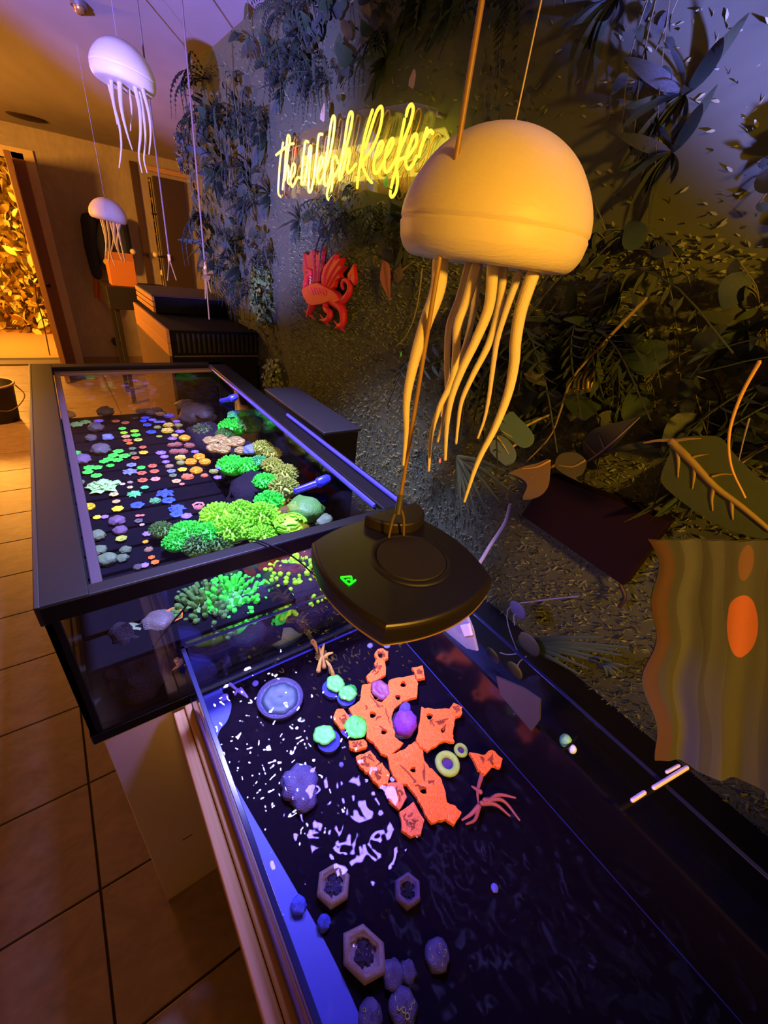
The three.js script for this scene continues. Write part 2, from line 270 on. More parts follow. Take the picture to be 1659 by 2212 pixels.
// rock and rack that carry the corals
function lump(r, ry, detail = 3, rough = 0.25, sd = 1, freq = 2.2) {
  let g = new THREE.IcosahedronGeometry(1, detail); g.deleteAttribute('normal'); g = mergeVertices(g, 1e-4); const p = g.attributes.position;
  for (let i = 0; i < p.count; i++) { const v = V(p.getX(i), p.getY(i), p.getZ(i)), k = 1 + rough * (noise.noise(v.x * freq + sd, v.y * freq, v.z * freq + sd) + 0.5 * noise.noise(v.x * freq * 2.6, v.y * freq * 2.6 + sd, v.z * freq * 2.6)); p.setXYZ(i, v.x * r * k, v.y * ry * k, v.z * r * k); }
  g.computeVertexNormals(); return g;
}
const rockMat = M(0x241e28, 0.95, { phys: true, specularIntensity: 0.2, bumpMap: grainTex, bumpScale: 0.004 });
{
  const rk = thing('frag_rack', 'dark slotted rack carrying rows of small coral frags', 'rack', [0.1, 0.856, -1.25]);
  for (let i = 0; i < 15; i++) { const z = -0.66 - i * 0.087; wpart(rk, 'slat', rbox(-0.085, 0.30, 0.985, 0.997, z - 0.038, z + 0.038, 0.002), M(0x0a0810, 0.9, { phys: true, specularIntensity: 0.1 })); }
  for (const x of [-0.06, 0.26]) for (const z of [-0.68, -1.85]) wpart(rk, 'leg', rbox(x - 0.012, x + 0.012, 0.856, 0.985, z - 0.012, z + 0.012), M(0x0a0810, 0.9, { phys: true, specularIntensity: 0.1 }));
  const rocks = [[0.42, -0.74, .11], [0.34, -0.70, .09], [0.46, -0.95, .11], [0.43, -1.2, .10], [0.45, -1.45, .10], [0.42, -1.68, .10], [0.22, -0.68, .07]];
  rocks.forEach(([x, z, r], i) => { const o = thing('live_rock', ['dark reef rock at the near right corner of the tank', 'dark reef rock under the brightest green coral', 'dark reef rock by the near nozzle', 'dark reef rock halfway along the right bank', 'dark reef rock under the beige corals', 'dark reef rock at the far right of the tank', 'dark reef rock behind the front glass'][i], 'rock', [x, 0.856, z]); part(o, 'stone', place(lump(r, 0.085, 3, 0.3, i * 3.1), [0, 0.07, 0]), rockMat); });
  for (const [x, y, r, l] of [[300, 1440, .055, 'dark knobbly rock low behind the front glass'], [275, 1400, .035, 'small grey rock behind the left of the front glass']]) { const p = onZ(x, y, -0.68), o = thing('live_rock', l, 'rock', p.clone().setY(0.856)); part(o, 'stone', place(lump(r, 0.07, 3, .35, x), [0, p.y - 0.87, 0]), rockMat); }
}
// coral colony shapes, all sitting on y = 0, about 1 unit in radius
function polypDisc(sd, ruffle = 0.08) {
  const n = 22, rings = [[0, .42], [.25, .36], [.5, .40], [.8, .44], [1, .34], [.92, .2], [.45, .1], [.4, 0]], pos = [], idx = [];
  rings.forEach(([r, y], i) => { for (let j = 0; j < n; j++) { const a = j / n * 6.2832, q = 1 + (i > 2 ? ruffle * Math.sin(a * (5 + sd % 4) + sd) + ruffle * .6 * Math.sin(a * 9 + sd * 2) : 0); pos.push(Math.cos(a) * r * q, y + (i > 2 && i < 6 ? ruffle * .7 * Math.sin(a * 7 + sd) : 0), Math.sin(a) * r * q); } });
  for (let i = 0; i + 1 < rings.length; i++) for (let j = 0; j < n; j++) { const a = i * n + j, b = i * n + (j + 1) % n; idx.push(a, b, b + n, a, b + n, a + n); }
  const g = new THREE.BufferGeometry(); g.setAttribute('position', new THREE.Float32BufferAttribute(pos, 3)); g.setIndex(idx); g.computeVertexNormals(); return g;
}
function mouth() { const g = new THREE.TorusGeometry(0.2, 0.05, 5, 14); g.rotateX(Math.PI / 2); g.translate(0, 0.39, 0); return g; }
const plugGeo = (() => { const g = new THREE.CylinderGeometry(0.8, 0.62, 0.3, 14); g.translate(0, 0.0, 0); return g; })();
function tentacleMass(n, len, fat, sd, flat = 0.55) {             // euphyllia-like dome of finger tentacles
  const s0 = seed; seed = 1000 + sd * 77; const gs = [], base = new THREE.CapsuleGeometry(fat, len, 2, 5); base.translate(0, len / 2, 0);
  for (let i = 0; i < n; i++) {
    const u = (i + .5) / n, a = i * 2.39996 + rr(-.3, .3), th = Math.acos(1 - u * 0.98), up = V(0, 1, 0), d = V(Math.sin(th) * Math.cos(a), Math.cos(th) * .9 + .15, Math.sin(th) * Math.sin(a)).normalize();
    const p = V(Math.sin(th) * Math.cos(a) * .82, Math.cos(th) * flat, Math.sin(th) * Math.sin(a) * .82), q = new THREE.Quaternion().setFromUnitVectors(up, d.add(V(rr(-.35, .35), rr(-.1, .3), rr(-.35, .35))).normalize()), k = rr(.75, 1.25);
    const h = base.clone(); h.applyMatrix4(new THREE.Matrix4().compose(p, q, V(k, k, k))); gs.push(h);
  }
  seed = s0; return merge(gs);
}
function polypCluster(n, sd, ring) {                               // zoanthids: small discs on short stalks
  const s0 = seed; seed = 500 + sd * 31; const out = [], d = new THREE.CylinderGeometry(1, .8, .5, 9), t = new THREE.TorusGeometry(.8, .22, 4, 10); t.rotateX(Math.PI / 2); t.translate(0, .26, 0);
  for (let i = 0; i < n; i++) { const r = Math.sqrt((i + .5) / n) * .85, a = i * 2.39996, k = rr(.16, .24), p = [Math.cos(a) * r, .25 + rr(0, .15) + .15 * (1 - r), Math.sin(a) * r]; out.push(place(ring ? t : d, p, rr(-.4, .4), 0, rr(-.4, .4), k)); }
  seed = s0; return merge(out);
}
const shapeCache = {};
const cached = (k, f) => shapeCache[k] ??= f();
function soft(hex, rough = 0.55) { return M(hex, rough, { bumpMap: grainTex, bumpScale: 0.002 }); }
const lighter = (hex, k) => { const c = new THREE.Color(hex); c.lerp(new THREE.Color(k > 0 ? 0xffffff : 0x000000), Math.abs(k)); return c.getHex(); };
function coral(kind, p, r, color, label, accent, group) {
  const v = Math.floor(rnd() * 3), cat = 'coral';
  const o = thing({ disc: 'coral_disc', zoa: 'zoanthid_colony', fingers: 'finger_coral', lump: 'coral_lump', ruffle: 'ruffled_coral', brain: 'brain_coral', cup: 'cup_coral' }[kind], label, cat, p, group);
  o.rotation.y = rr(0, 6.28);
  const m = soft(color), am = soft(accent ?? lighter(color, -0.55));
  const add = (n, g, mt, sx = r, sy = r) => { const q = part(o, n, g, mt); q.scale.set(sx, sy, sx); return q; };
  if (kind === 'disc') { add('disc', cached('disc' + v, () => polypDisc(v)), m, r, Math.min(r, 0.012)); add('mouth', cached('mouth', mouth), am, r, Math.min(r, 0.012)); add('plug', plugGeo, soft(0x3a3344), r, r * .6); }
  if (kind === 'ruffle') { for (let i = 0; i < 4; i++) { const q = add('fold', cached('ruf' + v, () => polypDisc(v + 3, 0.22)), m, r * (1 - i * .2), r * .5); q.position.y = r * .1 * i; q.rotation.y = i; } }
  if (kind === 'cup') { const g = cached('cup', () => { const L = new THREE.LatheGeometry([[.3, 0], [.5, .3], [.95, .7], [1, .82], [.85, .78], [.55, .5], [0, .42]].map(a => new THREE.Vector2(...a)), 6); return L; }); add('cup', g, m, r, r * .6); add('mouth', cached('mouth', mouth), am, r, r * .7); }
  if (kind === 'zoa') { add('mat', cached('mat', () => { const g = lump(1, .3, 2, .15, 2); g.translate(0, .1, 0); return g; }), am, r, r * .7); add('polyp_discs', cached('zd' + v, () => polypCluster(22, v)), m, r, r * .7); add('polyp_rims', cached('zr' + v, () => polypCluster(22, v, true)), soft(lighter(color, .18)), r, r * .7); }
  if (kind === 'fingers') { add('core', cached('core' + v, () => lump(.9, .52, 2, .12, v * 5)), m, r, r); add('tentacles', cached('tm' + v, () => tentacleMass(150, .16, .062, v)), m, r, r); }
  if (kind === 'lump') { add('body', cached('lump' + v, () => { const g = lump(1, .62, 3, .28, v * 7 + 2); g.translate(0, .4, 0); return g; }), m, r, r); }
  if (kind === 'brain') { add('body', cached('brain' + v, () => { const g = lump(.93, .5, 3, .1, v); g.translate(0, .3, 0); return g; }), m, r, r); add('ridges', cached('brr' + v, () => { const s0 = seed; seed = 77 + v; const gs = []; for (let i = 0; i < 34; i++) { const a = rr(0, 6.28), th = Math.acos(1 - rnd() * .9), w = rr(-.5, .5); const pts = []; for (let k = 0; k < 5; k++) { const aa = a + (k - 2) * .17 / Math.max(.35, Math.sin(th)), tt = th + w * (k - 2) * .12 + .05 * Math.sin(k * 2 + i); pts.push(V(Math.sin(tt) * Math.cos(aa) * .97, .3 + Math.cos(tt) * .55, Math.sin(tt) * Math.sin(aa) * .97)); } gs.push(tube(pts, .055, 7, 5)); } seed = s0; return merge(gs); }), m, r, r); }
  return o;
}
const RK = 0.998;
const span = (px, py, r, y) => onY(px + r, py, y).distanceTo(onY(px, py, y));
const C4 = (x, y) => [120 + x * 0.217, 820 + y * 0.217], C5 = (x, y) => [300 + x * 0.3134, 820 + y * 0.3134];
const NAMES = { g: ['bright green', 0x3cff3a], yg: ['yellow-green', 0x9cff22], pg: ['pale green', 0x8cc46c], gg: ['grey-green', 0x5a7048], t: ['teal green', 0x50d070], y: ['yellow', 0xffe11e], go: ['golden', 0xffb71a], o: ['orange', 0xff7a1e], br: ['rust brown', 0xb45a34], s: ['salmon pink', 0xff8a72], tn: ['tan', 0xc99a5c], v: ['violet', 0x7a62ff], b: ['vivid blue', 0x2a4cff], bg: ['blue-grey', 0x6a7aa4], gr: ['dim grey', 0x4c484a], pv: ['dusky purple', 0x5e4a62], w: ['whitish', 0xc8b4a0], be: ['beige', 0xc4ac64], ol: ['olive', 0xa8b83c], dg: ['dull green', 0x4c8430] };
{
  const rows = [ // kind, x, y, size and colour in the zoomed frame of the left half of the tank
    ['ruffle', 200, 425, 75, 'pg'], ['ruffle', 290, 400, 60, 'pg'], ['disc', 425, 390, 55, 'v'], ['lump', 400, 470, 85, 'gr'], ['lump', 350, 570, 65, 'gr'], ['lump', 515, 560, 62, 'bg'], ['lump', 450, 690, 105, 'gr'],
    ['zoa', 190, 705, 62, 'g'], ['lump', 265, 785, 95, 'pv'], ['disc', 620, 690, 58, 'g'], ['disc', 570, 730, 58, 'g'], ['disc', 680, 735, 62, 'g'], ['disc', 520, 770, 60, 'g'], ['disc', 610, 775, 58, 'g'], ['disc', 475, 790, 52, 'g'], ['disc', 540, 830, 44, 'g'],
    ['disc', 330, 850, 62, 'g'], ['disc', 410, 850, 55, 'g'], ['disc', 315, 895, 58, 'g'], ['disc', 400, 930, 60, 'g'], ['lump', 240, 1000, 48, 'gg'], ['ruffle', 470, 1045, 165, 'pg'], ['disc', 575, 1115, 50, 'be'],
    ['brain', 325, 1245, 72, 'y'], ['disc', 612, 1258, 62, 'y'], ['disc', 808, 1222, 74, 'b'], ['disc', 405, 1340, 44, 'y'], ['disc', 482, 1335, 42, 'v'], ['lump', 610, 1390, 85, 'pv'], ['lump', 640, 1480, 75, 'pv'],
    ['lump', 410, 1535, 88, 'gg'], ['cup', 650, 1560, 66, 'ol'], ['lump', 690, 1670, 62, 'gg'], ['lump', 660, 1752, 66, 'gg'], ['lump', 430, 1680, 80, 'gg'], ['lump', 510, 1775, 105, 'gg'],
    ['disc', 690, 408, 46, 'br'], ['disc', 595, 392, 46, 'br'], ['disc', 660, 465, 42, 'g'], ['disc', 675, 507, 40, 'yg'], ['disc', 782, 490, 47, 'yg'], ['disc', 795, 530, 52, 'g'], ['disc', 695, 543, 48, 'tn'], ['disc', 710, 583, 48, 'br'], ['disc', 818, 577, 48, 'ol'], ['cup', 733, 617, 42, 'o'],
    ['disc', 865, 650, 42, 'br'], ['disc', 760, 662, 40, 'gg'], ['disc', 768, 710, 42, 'gg'], ['disc', 872, 702, 50, 'go'], ['disc', 790, 755, 44, 'br'], ['disc', 750, 825, 54, 'bg'], ['ruffle', 735, 890, 75, 'bg'], ['disc', 848, 852, 46, 'g'], ['disc', 960, 835, 50, 'br'], ['disc', 853, 905, 52, 'br'], ['disc', 980, 888, 52, 'br'], ['disc', 862, 977, 55, 'br'], ['disc', 990, 965, 52, 's'],
    ['disc', 660, 1010, 30, 'w'], ['zoa', 735, 990, 32, 'w'], ['disc', 735, 1042, 32, 'be'], ['cup', 885, 1053, 48, 't'], ['ruffle', 775, 1110, 72, 't'], ['zoa', 985, 1175, 62, 't'], ['cup', 600, 1190, 48, 'be'], ['cup', 815, 1325, 30, 's'], ['cup', 860, 1320, 26, 's'], ['disc', 820, 1375, 46, 'gr'], ['cup', 855, 1415, 30, 'w'], ['disc', 905, 1505, 50, 'v'],
    ['cup', 890, 1585, 36, 'go'], ['zoa', 920, 1655, 48, 'tn'], ['cup', 950, 1740, 40, 'o'], ['cup', 985, 1790, 48, 'o'], ['disc', 880, 1815, 46, 'v'], ['lump', 810, 1835, 46, 'gr'],
    ['zoa', 820, 245, 60, 'pv'], ['zoa', 900, 260, 60, 'pv'], ['zoa', 985, 250, 65, 'pv'], ['zoa', 950, 310, 60, 'pv'], ['zoa', 1040, 320, 55, 'tn'], ['zoa', 1130, 340, 60, 'v'], ['disc', 890, 360, 46, 'b'], ['disc', 870, 390, 40, 'b'], ['disc', 960, 380, 42, 'v'], ['disc', 910, 430, 46, 'b'], ['disc', 1010, 400, 40, 'bg'], ['zoa', 1120, 430, 60, 'y'], ['disc', 1060, 400, 34, 'v'], ['disc', 1200, 395, 40, 'v'], ['zoa', 1010, 450, 42, 'ol'],
    ['disc', 950, 500, 54, 'b'], ['zoa', 1110, 485, 70, 'y'], ['zoa', 1220, 430, 45, 'ol'], ['disc', 1235, 495, 52, 'v'], ['cup', 1030, 547, 36, 'ol'], ['zoa', 1185, 530, 40, 'y'], ['disc', 1160, 565, 50, 'v'], ['brain', 1285, 570, 64, 'go'], ['zoa', 1150, 625, 48, 'br'], ['zoa', 1210, 620, 55, 'br'], ['zoa', 1330, 630, 60, 'br'], ['disc', 1045, 705, 56, 'v'], ['zoa', 1180, 690, 60, 'br'], ['zoa', 1260, 690, 60, 'br'],
    ['disc', 1385, 695, 42, 'v'], ['disc', 1080, 745, 46, 'v'], ['zoa', 1240, 750, 60, 'y'], ['brain', 1430, 755, 66, 'go'], ['disc', 1095, 795, 42, 'v'], ['zoa', 1130, 832, 46, 'tn'], ['brain', 1345, 805, 68, 'go'], ['brain', 1485, 805, 66, 'go'], ['zoa', 1245, 800, 50, 'ol'], ['disc', 1150, 885, 48, 'bg'], ['disc', 1260, 870, 50, 'y'], ['brain', 1400, 890, 70, 'go'], ['disc', 1165, 928, 42, 'gg'], ['zoa', 1310, 940, 70, 'o'], ['zoa', 1480, 925, 42, 'o'], ['disc', 1200, 985, 50, 'tn'], ['cup', 1255, 1015, 32, 's'], ['zoa', 1570, 885, 52, 'ol'], ['disc', 1625, 852, 34, 'v'], ['disc', 1610, 950, 44, 'v'],
    ['ruffle', 1085, 1105, 85, 'b'], ['disc', 1120, 1175, 70, 'b'], ['ruffle', 1200, 1255, 85, 'b'], ['disc', 1200, 1310, 70, 'b'], ['disc', 1300, 1330, 60, 'v'], ['zoa', 1420, 1240, 50, 's'], ['lump', 110, 245, 70, 'tn'], ['lump', 470, 250, 90, 'gr'], ['lump', 1300, 270, 110, 'gr'], ['ruffle', 1285, 195, 85, 'gg'], ['lump', 1480, 350, 95, 'gr'],  // leading blue colonies stand in for a bright glint on the water
  ];
  const kinds = { disc: 'disc coral', ruffle: 'ruffled coral', zoa: 'button polyp colony', brain: 'ridged coral', cup: 'small cup coral', lump: 'rounded coral lump' };
  for (const [k, x, y, s, c] of rows) {
    const [px, py] = C4(x, y), p = onY(px, py, RK + 0.012).setY(RK), r = span(px, py, s * 0.217 * 0.92, RK), [cn, hex] = NAMES[c];
    const where = x < 700 ? (y < 950 ? 'in the far left rows' : 'in the near left rows') : x < 1000 ? (y < 1000 ? 'in the second row' : 'beside the blue glint corals') : y < 560 ? 'at the far middle block' : y < 1020 ? 'in the middle block' : 'where blue corals stand in for a glint';
    p.z = Math.max(p.z, -1.93); p.x = Math.max(p.x, -0.07);
    const label = `${s > 75 ? 'large ' : ''}${cn} ${kinds[k]} ${where}`;
    coral(k, p, r, hex, label, k === 'disc' && (c === 'v' || c === 'y') ? 0xffd24a : undefined, label);
  }
  const bank = [
    ['ruffle', 685, 215, 65, 't', 1.05, 'round teal coral at the far right of the large tank'], ['fingers', 640, 290, 85, 'g', 1.03, 'green finger coral below the round teal coral'], ['fingers', 760, 275, 80, 'dg', 1.04, 'darker green finger coral against the far right glass'], ['fingers', 590, 350, 60, 'dg', 1.02, 'small dark green finger coral left of the beige lumps'],
    ['fingers', 440, 320, 75, 'gg', 1.01, 'pale grey finger coral behind the beige lumps'], ['lump', 400, 220, 110, 'gr', 1.0, 'hazy grey coral mound at the far end of the tank'],
    ['brain', 490, 412, 46, 'be', 1.02, 'beige ridged coral farthest left in the beige group'], ['brain', 560, 400, 46, 'be', 1.02, 'beige ridged coral at the back of the beige group'], ['brain', 605, 425, 50, 'be', 1.02, 'beige ridged coral in the middle of the beige group'], ['brain', 670, 418, 58, 'be', 1.02, 'larger beige ridged coral at the right of the beige group'], ['brain', 520, 460, 50, 'be', 1.02, 'beige ridged coral at the front left of the beige group'], ['brain', 580, 470, 50, 'be', 1.02, 'beige ridged coral at the front of the beige group'], ['brain', 705, 480, 42, 'be', 1.02, 'small beige ridged coral next to the bright green mat'],
    ['lump', 775, 475, 50, 'bg', 1.03, 'bluish smooth lump between beige and olive corals'], ['fingers', 640, 550, 95, 'g', 1.02, 'bright green finger coral left half of the middle mat'], ['fingers', 745, 560, 85, 'g', 1.03, 'bright green finger coral right half of the middle mat'], ['fingers', 830, 540, 55, 't', 1.04, 'teal tip of the middle green mat'],
    ['fingers', 850, 440, 72, 'ol', 1.05, 'olive finger coral nearest the right rail'], ['fingers', 920, 480, 60, 'ol', 1.05, 'small olive finger coral touching the right rail'], ['fingers', 920, 560, 72, 'ol', 1.05, 'olive finger coral in the middle of the right bank'], ['fingers', 1010, 610, 85, 'ol', 1.06, 'olive brown finger coral by the near nozzle'],
    ['fingers', 870, 670, 80, 'g', 1.05, 'green finger coral left of the olive brown one'], ['fingers', 1000, 700, 95, 'ol', 1.06, 'large olive finger coral just behind the nozzle'], ['fingers', 900, 800, 95, 'g', 1.07, 'vivid green finger coral in front of the nozzle'], ['fingers', 850, 885, 110, 'yg', 1.07, 'yellow-green finger coral in front of the nozzle'], ['fingers', 700, 860, 85, 'yg', 1.06, 'yellow-green finger coral beside the crest of the bank'],
    ['fingers', 545, 890, 120, 'yg', 1.06, 'tall bright lime finger coral crowning the front bank'], ['fingers', 640, 980, 125, 'yg', 1.06, 'wide lime finger coral at the middle of the front bank'], ['fingers', 490, 1020, 110, 'g', 1.05, 'green finger coral below the lime crest'], ['fingers', 330, 1010, 110, 'g', 1.05, 'green finger coral behind the blue rim glow'], ['fingers', 150, 1005, 75, 'dg', 1.04, 'dark green finger coral ending the bank at left'], ['fingers', 250, 1090, 85, 'g', 1.04, 'green finger coral next to the orange cups'], ['fingers', 400, 1100, 105, 'dg', 1.04, 'dark green finger coral against the front rim'], ['fingers', 560, 1075, 95, 'dg', 1.04, 'dull green finger coral near the front rim'],
    ['brain', 1045, 975, 105, 'yg', 1.06, 'lime ridged coral in the near right corner'], ['fingers', 850, 1040, 95, 'yg', 1.05, 'lime finger coral touching the front rim'], ['lump', 1150, 880, 110, 'dg', 1.06, 'dull green smooth dome in the near right corner'], ['lump', 1270, 960, 60, 'gg', 1.04, 'pale grey-green lump in the near right corner'], ['cup', 410, 860, 40, 's', 1.0, 'pinkish cup coral behind the lime crest'],
  ];
  for (const [k, x, y, s, c, top, label] of bank) { const [px, py] = C5(x, y), r = span(px, py, s * 0.3134 * 1.15, top), p = onY(px, py, top).setY(top - r * 0.55); coral(k, p, r, NAMES[c][1], label); }
  // corals close behind the front glass
  const front = [['fingers', 450, 1310, 60, 'dg', 'green finger coral low behind the front glass at left'], ['fingers', 505, 1290, 55, 'g', 'green finger coral low behind the middle of the front glass'], ['fingers', 560, 1290, 62, 'g', 'teal green finger coral low behind the front glass'], ['fingers', 620, 1265, 60, 'yg', 'lime finger coral low behind the front glass'], ['fingers', 670, 1245, 50, 'yg', 'lime finger coral behind the glass next to the lamp'], ['lump', 590, 1345, 55, 'gg', 'grey sponge lump low behind the front glass'], ['lump', 280, 1380, 50, 'gg', 'greenish lump low behind the left of the front glass'], ['lump', 345, 1345, 36, 'gr', 'grey lump behind the diagonal black cable'], ['disc', 330, 1388, 28, 'v', 'violet disc beside the diagonal black cable'], ['cup', 372, 1330, 26, 'o', 'orange cup coral behind the front glass above another'], ['cup', 385, 1368, 30, 'o', 'orange cup coral low behind the front glass'], ['brain', 368, 1420, 34, 'tn', 'tan ridged coral low behind the front glass']];
  for (const [k, x, y, s, c, label] of front) { const p = onZ(x, y, -0.69), r = Math.min(.09, onZ(x + s, y, -0.69).distanceTo(p) * (k === 'fingers' ? 1.35 : 0.95)); p.y -= r * .4; p.z = Math.min(p.z, -0.613 - r * 1.02); coral(k, p, r, NAMES[c][1], label); const o = thing('coral_pedestal', `rock pedestal under the ${label}`, 'rock', V(p.x, 0.856, p.z)); part(o, 'stone', place(lump(r * .8, 1, 2, .2, x), [0, (p.y - 0.856) / 2, 0], 0, 0, 0).scale(1, 1, 1), rockMat); o.children[0].geometry = place(lump(r * .75, (p.y - 0.856) / 2 + .01, 2, .15, x), [0, (p.y - 0.856) / 2, 0]); }
}

// ------------------------------------------------------------------ small frag tank in the foreground
const ST = { x0: 0.055, x1: 0.592, zn: 0.46, zf: -0.565, y0: 0.866, fl: 0.905, yt: 1.038, water: 1.012, div: 0.505 };
{
  const { x0, x1, zn, zf, y0, fl, yt } = ST, t = thing('frag_tank', 'shallow rimless glass tank lit violet with orange coral plates', 'aquarium', [(x0 + x1) / 2, y0, (zn + zf) / 2]);
  wpart(t, 'base', rbox(x0, x1, y0 + 0.001, fl, zf, zn, 0.003), M(0x1a2890, 0.6));  // blue lamp glow is painted into the bare floor colour
  for (const [a, b, c, d] of [[x0 + .006, x1 - .006, zn - .006, zn], [x0 + .006, x1 - .006, zf, zf + .006], [x0, x0 + .006, zf, zn], [x1 - .006, x1, zf, zn]]) wpart(t, 'glass_pane', box(a, b, fl, yt, c, d), glassMat);
  wpart(t, 'floor_mat', (() => { const E = [[482, 1496], [500, 1520], [492, 1556], [472, 1585], [468, 1640], [500, 1682], [545, 1760], [610, 1870], [690, 2010], [750, 2130], [810, 2270]].map(([a, b]) => onY(a, b, fl)); const P = [new THREE.Vector2(ST.div - .005, -(zf + .02)), new THREE.Vector2(E[0].x, -(zf + .02))].concat(new THREE.SplineCurve(E.map(p => new THREE.Vector2(p.x, -p.z))).getPoints(50), [new THREE.Vector2(E.at(-1).x, -(zn - .01)), new THREE.Vector2(ST.div - .005, -(zn - .01))]); const g = new THREE.ExtrudeGeometry(new THREE.Shape(P), { depth: .0015, bevelEnabled: false }); g.rotateX(-Math.PI / 2); g.translate(0, fl, 0); return g; })(), M(0x0a0410, 0.9, { phys: true, specularIntensity: 0.08, bumpMap: grainTex, bumpScale: 0.001 }));
  wpart(t, 'divider', box(ST.div - .003, ST.div + .003, fl, yt - 0.012, zf + .008, zn - .008), M(0x141018, 0.2));
  for (const [a, b] of [[x0, zf], [x1, zf]]) { const s = a === x0 ? 1 : -1; wpart(t, 'corner_seal', merge([box(a, a + s * .009, fl, yt, b + .006, b + .010), box(a + s * .006, a + s * .010, fl, yt, b, b + .010)]), M(0x141418, 0.4)); }
  wpart(t, 'seam', box(x0 + .006, x1 - .006, fl, fl + .008, zf + .006, zf + .014), blackPlastic);
  wpart(t, 'seam', box(x0 + .006, x0 + .012, fl, fl + .006, zf + .014, zn - .014), M(0x16161a, 0.4));
  wpart(t, 'rim_edge', rbox(x0 - .0005, x1 + .0005, yt, yt + .002, zf - .0005, zf + .0065, .0008), M(0x1c2248, 0.15));  // the three rim edges carry blue lamp light in their colour
  wpart(t, 'rim_edge', rbox(x0 - .0005, x0 + .0065, yt, yt + .002, zf, zn, .0008), M(0x1c2248, 0.15));
  wpart(t, 'rim_edge', rbox(x1 - .0065, x1 + .0005, yt, yt + .002, zf, zn, .0008), M(0x1c2248, 0.15));
  waterSheet(t, x0 + .007, ST.div - .004, zf + .007, zn - .007, ST.water, 0.0022, 24, waterMat);
  wpart(t, 'water_surface', (() => { const g = new THREE.PlaneGeometry(x1 - ST.div - .012, zn - zf - .016); g.rotateX(-Math.PI / 2); g.translate((ST.div + x1) / 2, ST.water - 0.02, (zn + zf) / 2); return g; })(), waterMat);

  const s = thing('tank_stand', 'wooden stand with pale timber edge boards under the small tank', 'stand', [(x0 + x1) / 2, 0, (zn + zf) / 2]);
  const timber = M(0xdcd0c4, 0.55, { map: woodTex }), uvz = g => { const p = g.attributes.position, u = g.attributes.uv; for (let i = 0; i < p.count; i++) u.setXY(i, p.getZ(i) * 1.2, p.getX(i) * 4 + p.getY(i) * 4); return g; };
  wpart(s, 'edge_board', uvz(rbox(0.0225, 0.0425, 0.805, 0.858, zf - 0.012, zn + .04, .003)), timber);
  wpart(s, 'edge_board', uvz(rbox(0.0432, 0.0615, 0.815, 0.8655, zf - 0.012, zn + .04, .003)), timber);
  wpart(s, 'top_board', rbox(0.062, x1 + .01, 0.84, 0.8655, zf - 0.012, zn + .04, .002), M(0x3a2a20, 0.6));
  const panel = M(0x46362c, 0.6);
  wpart(s, 'side_panel', rbox(0.06, 0.08, 0.001, 0.84, zf, zn, .002), panel);
  wpart(s, 'side_panel', rbox(x1 - .02, x1, 0.001, 0.84, zf, zn, .002), panel);
  wpart(s, 'back_panel', rbox(0.08, x1 - .02, 0.001, 0.84, zf, zf + .02, .002), panel);
  wpart(s, 'front_panel', rbox(0.08, x1 - .02, 0.001, 0.84, zn - .02, zn, .002), panel);
  const sh = thing('wall_shelf', 'black shelf between the small tank and the plant wall', 'shelf', [0.74, 0.8, 0.1]);
  wpart(sh, 'board', rbox(x1 + 0.014, RX - 0.002, 0.80, 0.83, -0.60, 1.2, .003), blackMatte);
  wpart(sh, 'bracket', rbox(RX - 0.2, RX - 0.002, 0.66, 0.80, -0.45, -0.42), blackMatte); wpart(sh, 'bracket', rbox(RX - 0.2, RX - 0.002, 0.66, 0.80, 0.7, 0.73), blackMatte);
  const rod = (label, a, b, r) => { const o = thing('reflection_rod', label, 'rod', a); wpart(o, 'rod', taperTube([a, a.clone().lerp(b, .5), b], r, r, 8, 8), M(0xf2e8ff, 0.35)); };  // pale rods stand in for a tube light reflected in dark glass
  rod('short pale lilac rod added as a reflection on the dark back edge of the small tank', onY(1366, 1729, 1.046), onY(1392, 1712, 1.046), 0.003);
  rod('long pale lilac rod added as a reflection on the dark back edge of the small tank', onY(1412, 1702, 1.046), onY(1484, 1658, 1.046), 0.0032);
  rod('pale lilac rod added as a reflection behind the long one on the dark edge', onY(1440, 1668, 1.045), onY(1466, 1654, 1.045), 0.0026);
  const rest = thing('rod_rest', 'black bar carrying the pale reflection rods across the back of the tank', 'bar', onY(1366, 1735, 1.04)); { const a = onY(1340, 1748, 1.0395), b = onY(1500, 1652, 1.0395); wpart(rest, 'bar', taperTube([a, a.clone().lerp(b, .5), b], .0032, .0032, 8, 8), blackMatte); }
  // overflow compartment
  const ov = thing('overflow_panel', 'grey violet overflow panel at the back of the small tank', 'panel', onY(1110, 1560, 0.95));
  wpart(ov, 'panel', (() => { const P = [[1072, 1462], [1128, 1486], [1166, 1512], [1165, 1556], [1148, 1580], [1080, 1500]].map(([x, y]) => onX(x, y, ST.div - 0.010)); const sp = new THREE.Shape(P.map(p => new THREE.Vector2(-p.z, p.y))); const g = new THREE.ExtrudeGeometry(sp, { depth: .004, bevelEnabled: false }); g.applyMatrix4(new THREE.Matrix4().makeBasis(V(0, 0, -1), V(0, 1, 0), V(1, 0, 0))); g.translate(ST.div - 0.010, 0, 0); return g; })(), M(0x343436, 0.5));
  const br = thing('clear_bracket', 'clear acrylic bracket glowing violet behind the reef lamp', 'bracket', onX(960, 1345, 0.5));
  const bp = (pts, x) => { const P = pts.map(([a, b]) => onX(a, b, x)); const sp = new THREE.Shape(P.map(p => new THREE.Vector2(-p.z, p.y))); const g = new THREE.ExtrudeGeometry(sp, { depth: .004, bevelEnabled: true, bevelSize: .001, bevelThickness: .001, bevelSegments: 1 }); g.applyMatrix4(new THREE.Matrix4().makeBasis(V(0, 0, -1), V(0, 1, 0), V(1, 0, 0))); g.translate(x, 0, 0); return g; };
